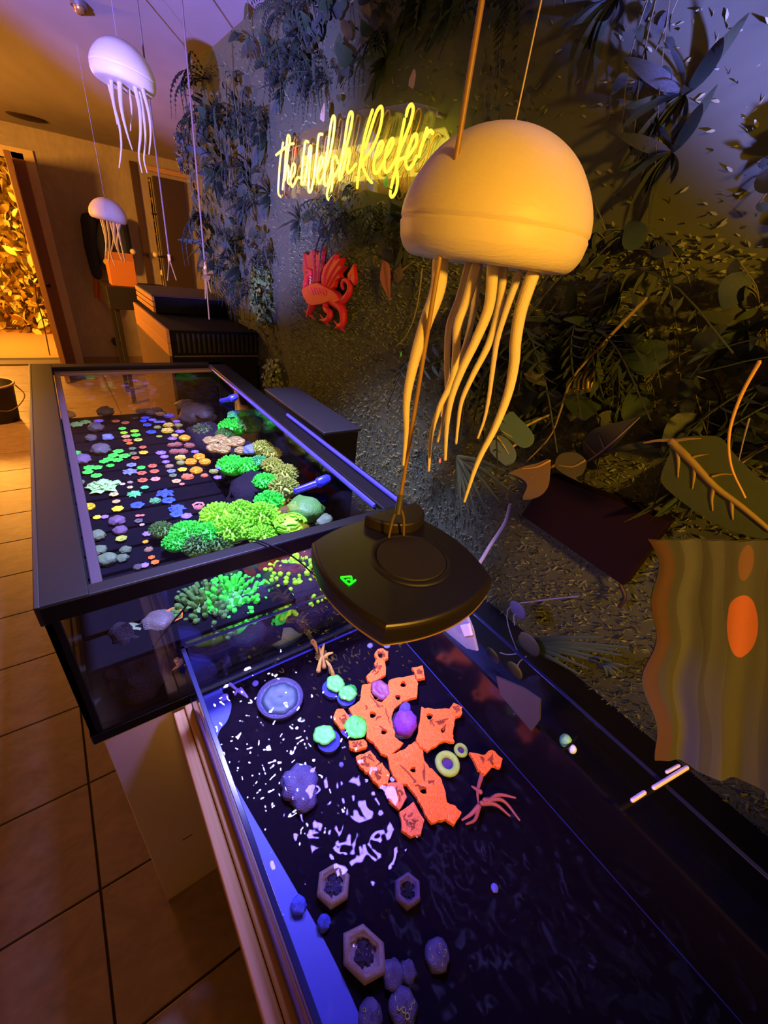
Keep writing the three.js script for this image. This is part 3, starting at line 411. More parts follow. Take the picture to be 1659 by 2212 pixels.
  wpart(br, 'plate', bp([[938, 1337], [985, 1296], [1000, 1310], [1020, 1360], [1030, 1405], [1008, 1400], [965, 1365]], 0.52), M(0x8c8c92, 0.3));
  wpart(br, 'tab', bp([[995, 1352], [1012, 1348], [1018, 1372], [1004, 1374]], 0.512), M(0xc4c4c8, 0.3));
  const pn = thing('added_glint_float', 'small green and white sensor hanging in the back chamber', 'glint_float', onY(1230, 1608, 0.99));  // small float added in place of a green glint
  wpart(pn, 'float', place(lump(0.010, .012, 2, .1, 4), onY(1222, 1600, 1.0).toArray()), M(0x7fd08a, 0.4)); wpart(pn, 'cap', place(lump(0.007, .008, 2, .1, 3), onY(1236, 1618, 1.0).toArray()), M(0xe0f4ff, 0.4)); wpart(pn, 'clip', tube([onY(1214, 1622, 1.005), onY(1232, 1608, 1.006), onY(1246, 1590, 1.005)], .002, 6), blackMatte);
}
{
  const c6 = (x, y) => [600 + x * 0.2411, 1360 + y * 0.2411], c7 = (x, y) => [700 + x * 0.3014, 1500 + y * 0.3014], c8 = (x, y) => [380 + x * 0.4943, 1340 + y * 0.4943];
  const Y = 0.922;
  const orange = M(0xff7220, 0.62, { bumpMap: grainTex, bumpScale: 0.006 }), orangeEdge = M(0xe06a3a, 0.6, { bumpMap: grainTex, bumpScale: 0.006 });
  function plate(label, conv, pts, holes = [], mat = orange, y = Y, th = 0.006, name = 'orange_coral_plate') {
    const P = []; pts.forEach((a, i) => { const b = pts[(i + 1) % pts.length], n = 4; for (let k = 0; k < n; k++) { const t = k / n, x = a[0] + (b[0] - a[0]) * t, yy = a[1] + (b[1] - a[1]) * t; P.push(conv(x + 9 * noise.noise(x * .03, yy * .03, 1) + 7 * noise.noise(x * .09, yy * .09, 4), yy + 9 * noise.noise(x * .03, yy * .03, 7) + 7 * noise.noise(x * .09, yy * .09, 2))); } });
    const w = P.map(([a, b]) => onY(a, b, y)), sp = new THREE.Shape(w.map(p => new THREE.Vector2(p.x, -p.z)));
    for (const [x, yy, r] of holes) { const h = []; for (let k = 0; k < 12; k++) { const a = k / 12 * 6.283, q = onY(...conv(x + Math.cos(a) * r * (1 + .2 * Math.sin(a * 3 + x)), yy + Math.sin(a) * r), y); h.push(new THREE.Vector2(q.x, -q.z)); } sp.holes.push(new THREE.Path(h.reverse())); }
    const g = new THREE.ExtrudeGeometry(sp, { depth: th, bevelEnabled: true, bevelSize: .0012, bevelThickness: .0016, bevelSegments: 2, curveSegments: 4 }); g.rotateX(-Math.PI / 2); g.translate(0, y - th, 0);
    const u = g.attributes.uv; for (let i = 0; i < u.count; i++) u.setXY(i, u.getX(i) * 9, u.getY(i) * 9);
    const c = w.reduce((s, p) => s.add(p), V(0, 0, 0)).divideScalar(w.length);
    const o = thing(name, label, 'coral', V(c.x, ST.fl, c.z)); wpart(o, 'plate', g, mat);
    // low wrinkles on the plate
    const wr = []; for (let k = 0; k < 9; k++) { const i = Math.floor(rnd() * w.length), a = c.clone().lerp(w[i], rr(.1, .55)), b = c.clone().lerp(w[(i + 3) % w.length], rr(.3, .7)); a.y = b.y = y + .0016; const m = a.clone().lerp(b, .5).add(V(rr(-.004, .004), .0015, rr(-.004, .004))); wr.push(taperTube([a, m, b], .0013, .0008, 6, 5)); } wpart(o, 'wrinkles', merge(wr), orangeEdge);
    const ft = c.clone(); wpart(o, 'foot', place(new THREE.CylinderGeometry(.008, .011, y - ST.fl, 8), [w[0].x * .3 + c.x * .7, (y + ST.fl) / 2 - th / 2, w[0].z * .3 + c.z * .7]), rockMat);
    return o;
  }
  plate('largest orange coral plate with dark holes at its centre', c6, [[760, 500], [830, 490], [830, 570], [870, 640], [930, 660], [985, 600], [1000, 450], [1120, 435], [1220, 415], [1250, 480], [1245, 600], [1120, 640], [1040, 710], [1010, 780], [1025, 860], [1050, 970], [1120, 1025], [1000, 1130], [930, 1110], [860, 1010], [800, 960], [800, 820], [700, 795], [640, 710], [740, 640]], [[1125, 490, 32], [1078, 610, 28], [850, 765, 34], [950, 915, 32]]);
  plate('long orange coral plate at the front end of the orange group', c7, [[460, 450], [570, 400], [650, 340], [700, 400], [720, 480], [770, 540], [830, 600], [860, 680], [880, 780], [920, 790], [980, 850], [930, 930], [870, 890], [770, 915], [740, 880], [700, 790], [660, 720], [600, 640], [540, 640], [490, 560]], [[640, 540, 26], [715, 690, 30]]);
  plate('orange coral lobe with two holes on the right of the group', c6, [[1290, 700], [1400, 720], [1540, 710], [1585, 790], [1560, 930], [1575, 1005], [1490, 990], [1340, 1080], [1280, 1050], [1245, 980], [1275, 850]], [[1360, 780, 34], [1480, 905, 26]], orange, Y + .006);
  plate('small orange knob at the tip of the right lobe', c6, [[1545, 700], [1580, 665], [1650, 700], [1640, 765], [1590, 775]], [], orange, Y + .006);
  plate('orange coral chip at the upper right corner of the group', c6, [[1215, 350], [1290, 330], [1320, 430], [1250, 440]], [[1285, 380, 16]]);
  plate('orange coral neck leading up to the ring', c6, [[880, 270], [945, 262], [962, 340], [965, 400], [830, 478], [795, 425], [855, 370], [890, 350], [870, 305]]);
  plate('little orange coral ring at the far tip of the group', c6, [[870, 225], [895, 180], [945, 170], [988, 205], [985, 250], [945, 280], [900, 272]], [[920, 230, 30]]);
  plate('narrow orange coral piece left of the large plate', c6, [[530, 720], [585, 715], [640, 790], [600, 885], [565, 890], [500, 790]]);
  plate('short orange coral strip under the green mushroom disc', c6, [[640, 1005], [770, 990], [805, 1045], [700, 1080], [650, 1055]]);
  plate('square orange coral piece, upper of the two at left', c6, [[705, 1140], [830, 1090], [905, 1190], [800, 1280], [740, 1220]]);
  plate('square orange coral piece, lower of the two at left', c6, [[820, 1290], [930, 1200], [1000, 1290], [980, 1380], [910, 1400], [860, 1350]]);
  plate('pinkish orange coral piece below the square ones', c7, [[455, 640], [555, 640], [590, 740], [540, 820], [470, 765], [445, 700]], [], orangeEdge);
  plate('pinkish orange coral piece at the near tip of the group', c7, [[545, 850], [640, 780], [710, 900], [690, 1000], [620, 1010], [560, 970]], [], orangeEdge);
  plate('orange star shaped coral fragment apart on the right', c7, [[1050, 420], [1150, 440], [1200, 405], [1275, 460], [1260, 520], [1200, 510], [1150, 570], [1110, 540]], [], orange, Y + .012);
  { const o = thing('feather_coral', 'dark red branching coral with feathery arms on the right', 'coral', onY(...c7(1120, 790), ST.fl)); const arms = [[[1130, 580], [1100, 700], [1110, 800]], [[1110, 800], [1050, 860], [990, 900]], [[1130, 780], [1230, 790], [1330, 870]], [[1150, 760], [1280, 760], [1400, 900]], [[1120, 700], [1060, 660]], [[1110, 800], [1080, 900], [1020, 930]], [[1180, 770], [1250, 720], [1370, 740]]]; for (const a of arms) wpart(o, 'branch', taperTube(a.map(([x, y], i) => onY(...c7(x, y), 0.925 - i * .002)), .0042, .0016, 12, 6), M(0x9a4a44, 0.7)); }
  const frag = (px, py, r) => ({ p: onY(px, py, ST.fl + .012).setY(ST.fl), r: span(px, py, r, ST.fl + .012) });
  const mk = (name, label, px, py) => { const o = thing(name, label, 'coral', onY(px, py, ST.fl + .012).setY(ST.fl)); return o; };
  function mushroom(label, px, py, rx, color, rim, dx = 0, dy = 0, fuzz) {
    const o = mk('mushroom_coral', label, px, py), r = span(px, py, rx, ST.fl);
    const off = onY(px + dx, py + dy, ST.fl).sub(onY(px, py, ST.fl));
    part(o, 'plug', place(new THREE.CylinderGeometry(r * 1.02, r * .9, .012, 28), [off.x, .007, off.z]), soft(rim), null, 'violet frag plug');
    const d = part(o, 'cap', cached('cap' + (px % 3), () => { const g = polypDisc(px % 5, .05); return g; }), soft(color), [0, .012, 0]); d.scale.set(r, .022, r * .9); d.rotation.y = px;
    if (fuzz) { const t = part(o, 'tentacles', cached('tm1', () => tentacleMass(150, .16, .062, 1)), soft(fuzz), [fuzzOff(px).x, .012, fuzzOff(px).z]); t.scale.set(r * .62, r * .6, r * .62); }
    return o;
  }
  const fuzzOff = px => V(.012, 0, -.006);
  { // big violet disc
    const { p, r } = frag(605, 1507, 48), o = thing('violet_disc_coral', 'big round violet blue disc coral in a pale ring dish', 'coral', p);
    part(o, 'dish', new THREE.LatheGeometry([[0, .001], [r * .98, .001], [r * 1.05, .012], [r, .016], [r * .9, .010], [0, .008]].map(a => new THREE.Vector2(...a)), 40), soft(0x2e2658));
    part(o, 'disc', place(polypDisc(2, .03), [r * .06, .006, r * .08], 0, 0, 0, 1).scale(1, 1, 1), soft(0x263c4c)).scale.set(r * .82, .03, r * .8);
  }
  mushroom('teal mushroom coral on a blue plug, upper of the pair', 724, 1481, 21, 0x52b844, 0x2a32a0, -6, 6);
  mushroom('teal mushroom coral fringed by bright green tentacles', 750, 1502, 20, 0x4aa840, 0x2a3aa0, -2, 4, 0x3dff5a);
  mushroom('green mushroom coral lying over the orange coral', 768, 1575, 26, 0x46cc3c, 0x3a34a8, -8, -6, 0x6cff3a);
  mushroom('teal oval mushroom coral left of the orange coral', 700, 1592, 24, 0x50b446, 0x2a2ea0, 10, 8);
  { const o = mk('purple_coral', 'purple fuzzy coral sitting in a dark notch of the orange', 874, 1567); const r = span(874, 1567, 24, ST.fl); part(o, 'body', place(lump(r, .026, 3, .2, 3), [0, .02, 0]), soft(0x7a3ad0)); part(o, 'head', place(lump(r * .5, .016, 2, .2, 6), [r * .4, .034, -r * .7]), soft(0x5a4cf8)); part(o, 'stalk_base', place(lump(r * 1.25, .01, 2, .2, 9), [-.002, .006, -.006]), soft(0x1c0e20)); }
  { const o = mk('maroon_disc', 'smooth maroon disc set into the large orange plate', 822, 1492); const r = span(822, 1492, 20, ST.fl + .015); part(o, 'disc', place(polypDisc(1, .03), [0, 0, 0]), soft(0x7a3a5c)).scale.set(r, .045, r * 1.25); }
  { const o = mk('branching_coral', 'yellow brown sprig of branching coral near the lamp', 695, 1415); const P = [[672, 1388, 690, 1412], [700, 1392, 694, 1420], [718, 1410, 698, 1424], [690, 1400, 700, 1440], [705, 1428, 716, 1452], [684, 1398, 676, 1386], [712, 1440, 720, 1462], [694, 1420, 688, 1448]]; P.forEach(([a, b, c, d], i) => { const s = onY(c, d, .918), e = onY(a, b, .935); wpart(o, 'branch', taperTube([s, s.clone().lerp(e, .5).add(V(0, .006, 0)), e], .0055, .0022, 8, 6), soft(i % 3 ? 0xd0a848 : 0xb0863c)); }); part(o, 'knob_tips', place(tentacleMass(60, .2, .09, 5), [0, .008, 0], 0, 0, 0, .014), soft(0xe0ba58)); }
  const ringZ = (label, px, py, r0) => { const o = mk('ring_polyp', label, px, py), r = span(px, py, r0, ST.fl); part(o, 'ring', place(new THREE.TorusGeometry(r * .75, r * .3, 8, 24), [0, .014, 0], Math.PI / 2), soft(0x9cc04a)); part(o, 'centre', place(new THREE.CylinderGeometry(r * .5, r * .4, .012, 16), [0, .007, 0]), soft(0x55307a)); };
  ringZ('larger pale green ring polyp right of the orange coral', 966, 1651, 25); ringZ('smaller pale green ring polyp beside the larger ring', 995, 1622, 14);
  const rock = (label, px, py, r0, col, h = .018) => { const o = mk('frag_stone', label, px, py), r = span(px, py, r0, ST.fl); part(o, 'stone', place(lump(r, h, 3, .3, px * .1), [0, h * .6, 0]), soft(col)); return o; };
  rock('dusky violet slab of rock left of the glinting water', 648, 1690, 38, 0x3c3460); rock('dusky violet rock touching the slab from below', 655, 1722, 28, 0x3c3460);
  rock('faint blue stone near the left glass', 645, 1952, 16, 0x3a48c0, .01); rock('faint blue stone below the hexagon plug', 700, 1990, 14, 0x2a38a8, .01);
  const hex = (label, px, py, r0, sq = 1, col = 0x6c5c62, ins = 0x2a2058) => { const o = mk('hexagon_plug', label, px, py), r = span(px, py, r0, ST.fl); const g = new THREE.LatheGeometry([[r * .55, .002], [r * .95, .004], [r, .014], [r * .86, .024], [r * .66, .022], [r * .6, .010], [0, .008]].map(a => new THREE.Vector2(...a)), 6); part(o, 'plug', g, soft(col)).scale.z = sq; part(o, 'polyps', place(polypCluster(14, 2), [0, .008, 0], 0, 0, 0, r * .55), soft(ins)); o.rotation.y = .4; return o; };
  hex('pale hexagon frag plug under the brightest blue glint', 720, 1913, 38); hex('dim round plug with violet rim in the dark water', 880, 1925, 30, 1, 0x4a3c6a, 0x140f24); hex('tall pale hexagon frag plug with dark purple polyps', 786, 2060, 42, 1.3, 0x6c5c60, 0x2a1a48);
  const zo = (label, px, py, r0) => { const o = mk('button_polyps', label, px, py), r = span(px, py, r0, ST.fl); part(o, 'stone', place(lump(r, .012, 2, .35, px), [0, .008, 0]), soft(0x3a3560)); part(o, 'polyp_rims', place(polypCluster(9, px % 5, true), [0, .012, 0], 0, 0, 0, r * .75), soft(0xc8d85a)); part(o, 'polyp_centres', place(polypCluster(9, px % 5), [0, .010, 0], 0, 0, 0, r * .7), soft(0x5a6a3c)); };
  zo('yellow green button polyps on a violet stone, left of the lower pair', 850, 2103, 24); zo('yellow green button polyps on a violet stone, right of the lower pair', 882, 2098, 18); zo('upright stone with yellow green button polyps in dark water', 945, 2062, 26); zo('button polyps at the bottom edge near the timber board', 800, 2195, 26); zo('button polyps at the bottom edge under the lower pair', 872, 2172, 30);
  { const o = mk('coral_scrap', 'small ragged pale blue scrap near the left glass', 512, 1489); for (const [a, b, c, d] of [[497, 1478, 512, 1490], [512, 1490, 530, 1503], [512, 1490, 508, 1500], [520, 1488, 534, 1506]]) { wpart(o, 'shard', taperTube([onY(a, b, .908), onY((a + c) / 2, (b + d) / 2, .911), onY(c, d, .908)], .0035, .0022, 6, 6), soft(0x9a92ff)); } }
  const pebble = (label, px, py, r) => { const o = mk('pebble', label, px, py); o.userData.category = 'pebble'; part(o, 'stone', place(lump(span(px, py, r, ST.fl), .004, 2, .2, px), [0, .003, 0]), soft(0x7a7cff)); };
  pebble('pale blue oval pebble beside the ragged scrap', 484, 1500, 9); pebble('blue pebble above the big violet disc', 551, 1470, 7); pebble('left of two blue dots beyond the orange ring', 800, 1389, 6); pebble('right of two blue dots beyond the orange ring', 837, 1389, 7); pebble('lone pale pebble in the dark water at right', 1072, 1913, 8); pebble('thin pale chip above the violet slab', 738, 1646, 5);
}

// ------------------------------------------------------------------ hanging reef lamp with green logo
{
  const t = thing('reef_lamp', 'black square reef lamp with green logo hanging over the small tank', 'lamp', [LED.x, LED.y, LED.z]);
  const sq = (k, bulge) => { const s = new THREE.Shape(), a = .074 * k, b = (.074 + bulge * 2) * k; s.moveTo(-a, -a); s.quadraticCurveTo(0, -b, a, -a); s.quadraticCurveTo(b, 0, a, a); s.quadraticCurveTo(0, b, -a, a); s.quadraticCurveTo(-b, 0, -a, -a); return s; };
  const body = new THREE.ExtrudeGeometry(sq(1, .016), { depth: .012, bevelEnabled: true, bevelSize: .004, bevelThickness: .008, bevelSegments: 4, curveSegments: 20 }); body.rotateX(-Math.PI / 2);
  part(t, 'housing', body, M(0x17130e, 0.42), [0, .010, 0]);
  const low = new THREE.ExtrudeGeometry(sq(.97, .016), { depth: .008, bevelEnabled: true, bevelSize: .002, bevelThickness: .002, bevelSegments: 2, curveSegments: 20 }); low.rotateX(-Math.PI / 2);
  part(t, 'lower_shell', low, M(0x0c0a08, 0.5), [0, -.002, 0]);
  const line = []; for (let i = 0; i <= 80; i++) { const p = sq(1.03, .016).getPoint(i / 80); line.push(V(p.x, .003, p.y)); } part(t, 'trim_line', tube(line, .0009, 160, 5), M(0x8a6f3a, 0.4));
  const Y = .0302;
  part(t, 'groove', place(new THREE.TorusGeometry(.046, .0045, 8, 48), [.012, Y - .002, .004], Math.PI / 2), M(0x070605, 0.6));
  part(t, 'fan_disc', place(new THREE.CylinderGeometry(.041, .044, .004, 40), [.012, Y, .004]), M(0x1a140e, 0.7));
  part(t, 'cable_block', (() => { const s = new THREE.Shape(); s.moveTo(-.034, -.012); s.quadraticCurveTo(-.02, .022, .01, .024); s.quadraticCurveTo(.045, .022, .045, -.012); s.closePath(); const g = new THREE.ExtrudeGeometry(s, { depth: .012, bevelEnabled: true, bevelSize: .003, bevelThickness: .003, bevelSegments: 2 }); g.rotateX(Math.PI / 2); return g; })(), M(0x1b1610, 0.5), [.038, Y + .012, -.066]);
  for (let i = 0; i < 6; i++) part(t, 'rib', place(new THREE.BoxGeometry(.004, .008, .006), [.03 + i * .011, Y + .006, -.083 + i * .0015]), blackMatte);
  part(t, 'led_panel', place(new THREE.PlaneGeometry(.11, .11), [0, -.0045, 0], Math.PI / 2), M(0x8070ff, 0.4, { emissive: 0x4a3cff, emissiveIntensity: 1.5 }));
  // green logo: an A shape and a slanted stroke
  const top = p => onY(p[0], p[1], LED.y + Y + .0006).sub(t.position), em = M(0x20ff30, 0.5, { emissive: 0x10ff20, emissiveIntensity: 1.6 });
  const cc = (x, y) => top([640 + x * .2773, 1000 + y * .2773]);
  const logo = part(t, 'logo_light', new THREE.BufferGeometry(), em, null, 'glowing green logo');
  logo.geometry = merge([tube([cc(345, 890), cc(390, 886), cc(428, 884)], .0011, 6, 5), tube([cc(428, 884), cc(432, 905), cc(434, 922)], .0010, 6, 5), tube([cc(350, 896), cc(380, 924), cc(412, 950)], .0012, 6, 5), tube([cc(412, 950), cc(436, 932), cc(462, 912)], .0012, 6, 5), tube([cc(390, 912), cc(412, 905), cc(428, 922)], .0008, 6, 5)]);
  // suspension wires and cable
  const fer = onD(865, 1075, .475), cw = thing('suspension_cable', 'steel cable with ferrule holding the reef lamp', 'cable', fer);
  const up = fer.clone().setY(CEIL); wpart(cw, 'cable', place(new THREE.CylinderGeometry(.0022, .0022, CEIL - fer.y, 8), [fer.x, (CEIL + fer.y) / 2, fer.z]), M(0x8a6a38, 0.45));
  wpart(cw, 'ferrule', place(new THREE.CylinderGeometry(.0042, .0042, .026, 10), [fer.x, fer.y - .008, fer.z]), steel);
  const a = onY(840, 1160, LED.y + .034), b = onY(872, 1156, LED.y + .034);
  wpart(cw, 'wire', tube([fer.clone().add(V(0, -.01, 0)), fer.clone().lerp(a, .5).add(V(-.002, 0, 0)), a], .0016, 10), M(0x6a5430, 0.5)); wpart(cw, 'wire', tube([fer.clone().add(V(0, -.01, 0)), fer.clone().lerp(b, .5).add(V(.002, 0, 0)), b], .0016, 10), M(0x6a5430, 0.5));
}

// ------------------------------------------------------------------ hanging jellyfish
const jellyMat = M(0xcfc2a4, 0.5, { phys: true, sheen: 0.2, bumpMap: grainTex, bumpScale: 0.0006 });
function jellyDome(t, r, mat, seam = true) {
  const prof = [[0, 1.19], [.24, 1.165], [.48, 1.08], [.70, .93], [.87, .72], [.97, .52], [1, .36], [.987, .335], [.987, .325], [1, .30], [.985, .18], [.93, .07], [.84, .01], [.7, 0], [.35, .03], [0, .05]];
  part(t, 'bell', new THREE.LatheGeometry(prof.flatMap(([a, b], i) => { const q = prof[i + 1]; if (!q || i > 11 || (i > 5 && i < 10)) return [[a, b]]; const p0 = prof[Math.max(0, i - 1)], p3 = prof[Math.min(prof.length - 1, i + 2)], cr = (u, v, w, x, t) => .5 * (2 * v + (w - u) * t + (2 * u - 5 * v + 4 * w - x) * t * t + (3 * v - u - 3 * w + x) * t * t * t); return [0, .25, .5, .75].map(t => [cr(i ? p0[0] : -q[0], a, q[0], p3[0], t), cr(i ? p0[1] : q[1], b, q[1], p3[1], t)]); }).map(([a, b]) => new THREE.Vector2(Math.max(a * r, 1e-5), b * r)), 72), mat);
}
{
  const c = onD(1047, 574, 0.40), r = 0.0865, t = thing('hanging_jellyfish', 'big pale jellyfish ornament glowing gold beside the neon sign', 'ornament', c);
  jellyDome(t, r, jellyMat);
  const K = (x, y) => [820 + x * .3934, 230 + y * .3934];
  const T = [
    [[[335, 850], [320, 1000], [250, 1200], [190, 1400], [150, 1600], [145, 1800], [130, 1970]], 40, 7, .392], [[[490, 870], [440, 1050], [385, 1200], [370, 1400], [370, 1560], [345, 1740], [320, 1840]], 22, 7, .42],
    [[[530, 880], [480, 1060], [430, 1200], [420, 1350], [400, 1500], [330, 1650], [285, 1800], [270, 2000]], 26, 7, .405], [[[545, 880], [510, 1150], [465, 1330], [405, 1480], [355, 1620], [340, 1700]], 20, 6, .43],
    [[[622, 880], [600, 1100], [530, 1280], [450, 1450], [395, 1600], [370, 1750], [360, 1940]], 29, 8, .38], [[[680, 890], [660, 1080], [600, 1300], [510, 1480], [450, 1620], [430, 1750], [420, 1850]], 23, 7, .395],
    [[[765, 920], [700, 1100], [645, 1280], [620, 1450], [600, 1600], [575, 1720], [540, 1820]], 19, 6, .415], [[[838, 930], [775, 1120], [745, 1300], [740, 1400], [710, 1560], [640, 1750], [540, 1950], [465, 2170]], 33, 7, .372]];
  for (const [p, a, b, d] of T) wpart(t, 'tentacle', taperTube(p.map(([x, y]) => onD(...K(x, y), d)), a * 1.14 * .3934 / F * d, b * .3934 / F * d, 36, 12, 1.25), jellyMat);
  wpart(t, 'stain', place(lump(.0022, .003, 2, .2, 3), onD(1137, 392, .31).lerp(onD(1137, 392, .32), 0).toArray()), M(0x9a7020, 0.8)).visible = true;
  const top = c.clone().add(V(0, 1.19 * r, 0));
  wpart(t, 'string', place(new THREE.CylinderGeometry(.0007, .0007, CEIL - top.y, 6), [top.x, (CEIL + top.y) / 2, top.z]), M(0xb8a890, 0.6));
}
function smallJelly(label, px, py, d, r, tent, tilt) {
  const c = onD(px, py, d), t = thing('hanging_jellyfish', label, 'ornament', c), m = jellyMat;
  const g = new THREE.Group(); jellyDome(t, r, m); t.children[0].rotation.z = tilt; 
  tent.forEach(([pts, w]) => wpart(t, 'tentacle', taperTube(pts.map(([x, y]) => onD(x, y, d + (w > 4 ? -.02 : .02))), w / F * d, 1.2 / F * d, 22, 8), m));
  const top = c.clone().add(V(0, r, 0)); wpart(t, 'string', place(new THREE.CylinderGeometry(.0008, .0008, Math.max(.02, CEIL - top.y), 6), [top.x, (CEIL + top.y) / 2, top.z]), M(0x8a8090, 0.6));
}
const K1 = (a) => a.map(([x, y]) => [x * .3617, y * .3617]);
smallJelly('pale jellyfish ornament under the violet lit ceiling at upper left', 268, 188, 1.42, .098, [[K1([[665, 480], [680, 620], [715, 760], [725, 880], [712, 1000]]), 4.2], [K1([[715, 490], [725, 640], [755, 780], [790, 895]]), 5.5], [K1([[765, 510], [785, 640], [780, 780]]), 3.6], [K1([[805, 510], [835, 650], [840, 800], [830, 930], [848, 1030]]), 5], [K1([[830, 520], [860, 700], [870, 850], [860, 950], [878, 1030]]), 4], [K1([[855, 540], [890, 680], [900, 800], [890, 920]]), 4.2], [K1([[640, 470], [672, 600], [700, 740]]), 3]], -.12);
smallJelly('pale jellyfish ornament lowest at left before the dark jacket', 235, 478, 2.5, .098, [[K1([[615, 1310], [635, 1420], [630, 1540]]), 2.4], [K1([[640, 1320], [655, 1440], [650, 1570]]), 2.4], [K1([[660, 1330], [680, 1420], [665, 1520], [690, 1590]]), 2.2], [K1([[680, 1330], [690, 1450], [730, 1560]]), 2.6], [K1([[700, 1340], [720, 1440], [750, 1570]]), 2.4], [K1([[715, 1340], [700, 1450], [720, 1540]]), 2], [K1([[600, 1300], [625, 1400], [640, 1500]]), 2]], -.1);

// ------------------------------------------------------------------ neon sign
{
  const SX = 0.82, A = (x, y) => onX(590 + x * .1085, 220 + y * .1085, SX), B = (x, y) => onX(760 + x * .12056, 210 + y * .12056, SX);
  const strokes = [
    ['t', A, [[200, 815], [150, 1100], [115, 1500], [105, 1820], [150, 1890]]], ['t', A, [[60, 1060], [220, 930], [330, 850], [410, 830]]],
    ['h', A, [[190, 1740], [235, 1300], [262, 900], [300, 665], [335, 720], [305, 950], [250, 1400], [230, 1580], [270, 1340], [300, 1270], [308, 1400], [292, 1600], [335, 1640]]],
    ['e', A, [[345, 1560], [430, 1400], [440, 1280], [412, 1230], [370, 1320], [345, 1550], [375, 1690], [430, 1620], [480, 1510], [530, 1510]]],
    ['w', A, [[700, 800], [650, 790], [612, 1000], [575, 1400], [568, 1640], [615, 1600], [680, 1250], [730, 900], [760, 880], [745, 1100], [715, 1500], [708, 1790], [752, 1780], [810, 1500], [870, 1000], [915, 660], [980, 645]]],
    ['e', A, [[885, 1420], [975, 1260], [990, 1110], [960, 1090], [910, 1250], [878, 1500], [908, 1620], [960, 1560], [1030, 1380], [1100, 1150]]],
    ['l', A, [[1080, 1250], [1160, 900], [1215, 550], [1228, 330], [1200, 280], [1160, 400], [1090, 900], [1025, 1400], [1030, 1660], [1080, 1640], [1150, 1450]]],
    ['s', A, [[1150, 1450], [1175, 1200], [1210, 1100], [1252, 1085], [1292, 1220]]], ['s', A, [[1180, 1200], [1190, 1420], [1165, 1750], [1110, 1945], [1072, 1870], [1120, 1650], [1240, 1450], [1310, 1330]]],
    ['h', A, [[1310, 1330], [1440, 950], [1560, 450], [1580, 230], [1540, 208], [1490, 350], [1420, 800], [1340, 1300], [1312, 1540], [1345, 1540], [1400, 1320], [1470, 1040], [1515, 940], [1530, 1040], [1478, 1330], [1492, 1415], [1560, 1360], [1650, 1240]]],
    ['r', B, [[370, 235], [300, 450], [220, 750], [160, 1100], [112, 1450], [95, 1620]]], ['r', B, [[240, 900], [370, 480], [460, 230], [530, 170], [548, 270], [505, 550], [420, 800], [300, 1020], [212, 1120], [190, 1210], [230, 1330], [310, 1480], [360, 1530]]],
    ['e', B, [[430, 1080], [520, 960], [558, 840], [540, 790], [490, 850], [420, 1050], [390, 1250], [410, 1360], [465, 1345], [540, 1220], [600, 1080]]], ['e', B, [[610, 1080], [700, 920], [745, 790], [728, 740], [680, 800], [610, 1000], [580, 1200], [600, 1330], [655, 1325], [720, 1230], [800, 1090]]],
    ['f', B, [[975, 330], [1005, 205], [1070, 130], [1100, 200], [1065, 400], [960, 700], [870, 930], [815, 1090]]], ['f', B, [[945, 400], [885, 700], [830, 1000], [785, 1300], [720, 1550], [690, 1750], [722, 1790], [785, 1700], [820, 1500], [808, 1220], [850, 1130], [960, 1075]]],
    ['e', B, [[985, 1090], [1090, 950], [1160, 800], [1158, 670], [1118, 680], [1040, 850], [980, 1050], [968, 1200], [1010, 1285], [1085, 1220], [1160, 1060]]], ['r', B, [[1345, 560], [1290, 750], [1230, 950], [1205, 1060]]], ['r', B, [[1285, 780], [1350, 650], [1410, 600], [1450, 640]]]];
  const neon = M(0xffe14a, 0.4, { emissive: lin([1, 0.86, 0.07]), emissiveIntensity: 1.0 });
  const t = thing('neon_sign', 'yellow neon script sign reading the Welsh Reefer on the plant wall', 'sign', [SX, 1.85, -1.45]);
  for (const [n, f, pts] of strokes) { const P = pts.map(p => f(...p)); wpart(t, 'neon_tube', taperTube(P, .0040, .0040, Math.max(20, pts.length * 7), 8), neon, `letter ${n}`); wpart(t, 'tube_reflection', taperTube(P.map(p => p.clone().add(V(.026, 0, 0))), .002, .002, Math.max(16, pts.length * 5), 6), M(0x8a6a20, 0.4)); }  // thin darker tubes stand in for the letters reflected in the acrylic
  const out = [[592, 300], [596, 425], [650, 425], [720, 432], [770, 405], [850, 425], [905, 425], [945, 360], [950, 290], [925, 225], [870, 212], [800, 225], [730, 232], [660, 270]].map(([a, b]) => onX(a, b, SX)), sp = new THREE.Shape(out.map(p => new THREE.Vector2(-p.z, p.y)));
  const g = new THREE.ExtrudeGeometry(sp, { depth: .004, bevelEnabled: false }); g.applyMatrix4(new THREE.Matrix4().makeBasis(V(0, 0, -1), V(0, 1, 0), V(1, 0, 0))); g.translate(SX + .030, 0, 0); wpart(t, 'acrylic_plate', g, glassMat);
  for (const [a, b] of [[600, 310], [600, 420], [930, 240], [900, 420]]) { const p = onX(a, b, SX); wpart(t, 'standoff', place(new THREE.CylinderGeometry(.005, .005, .05, 8), [SX + .045, p.y, p.z], 0, 0, Math.PI / 2), steel); }
  const a = onX(640, 350, SX), b = onX(900, 330, SX);
  rectLight('neon_sign_light', [1, 0.72, 0.06], 8, 0.85, 0.09, [SX - .012, (a.y + b.y) / 2, (a.z + b.z) / 2], [0, (a.y + b.y) / 2 - .1, (a.z + b.z) / 2]);
  const back = rectLight('neon_sign_back_light', [1, 0.72, 0.06], 4, 0.85, 0.09, [SX + .006, (a.y + b.y) / 2, (a.z + b.z) / 2], [SX + 1, (a.y + b.y) / 2, (a.z + b.z) / 2]);
}
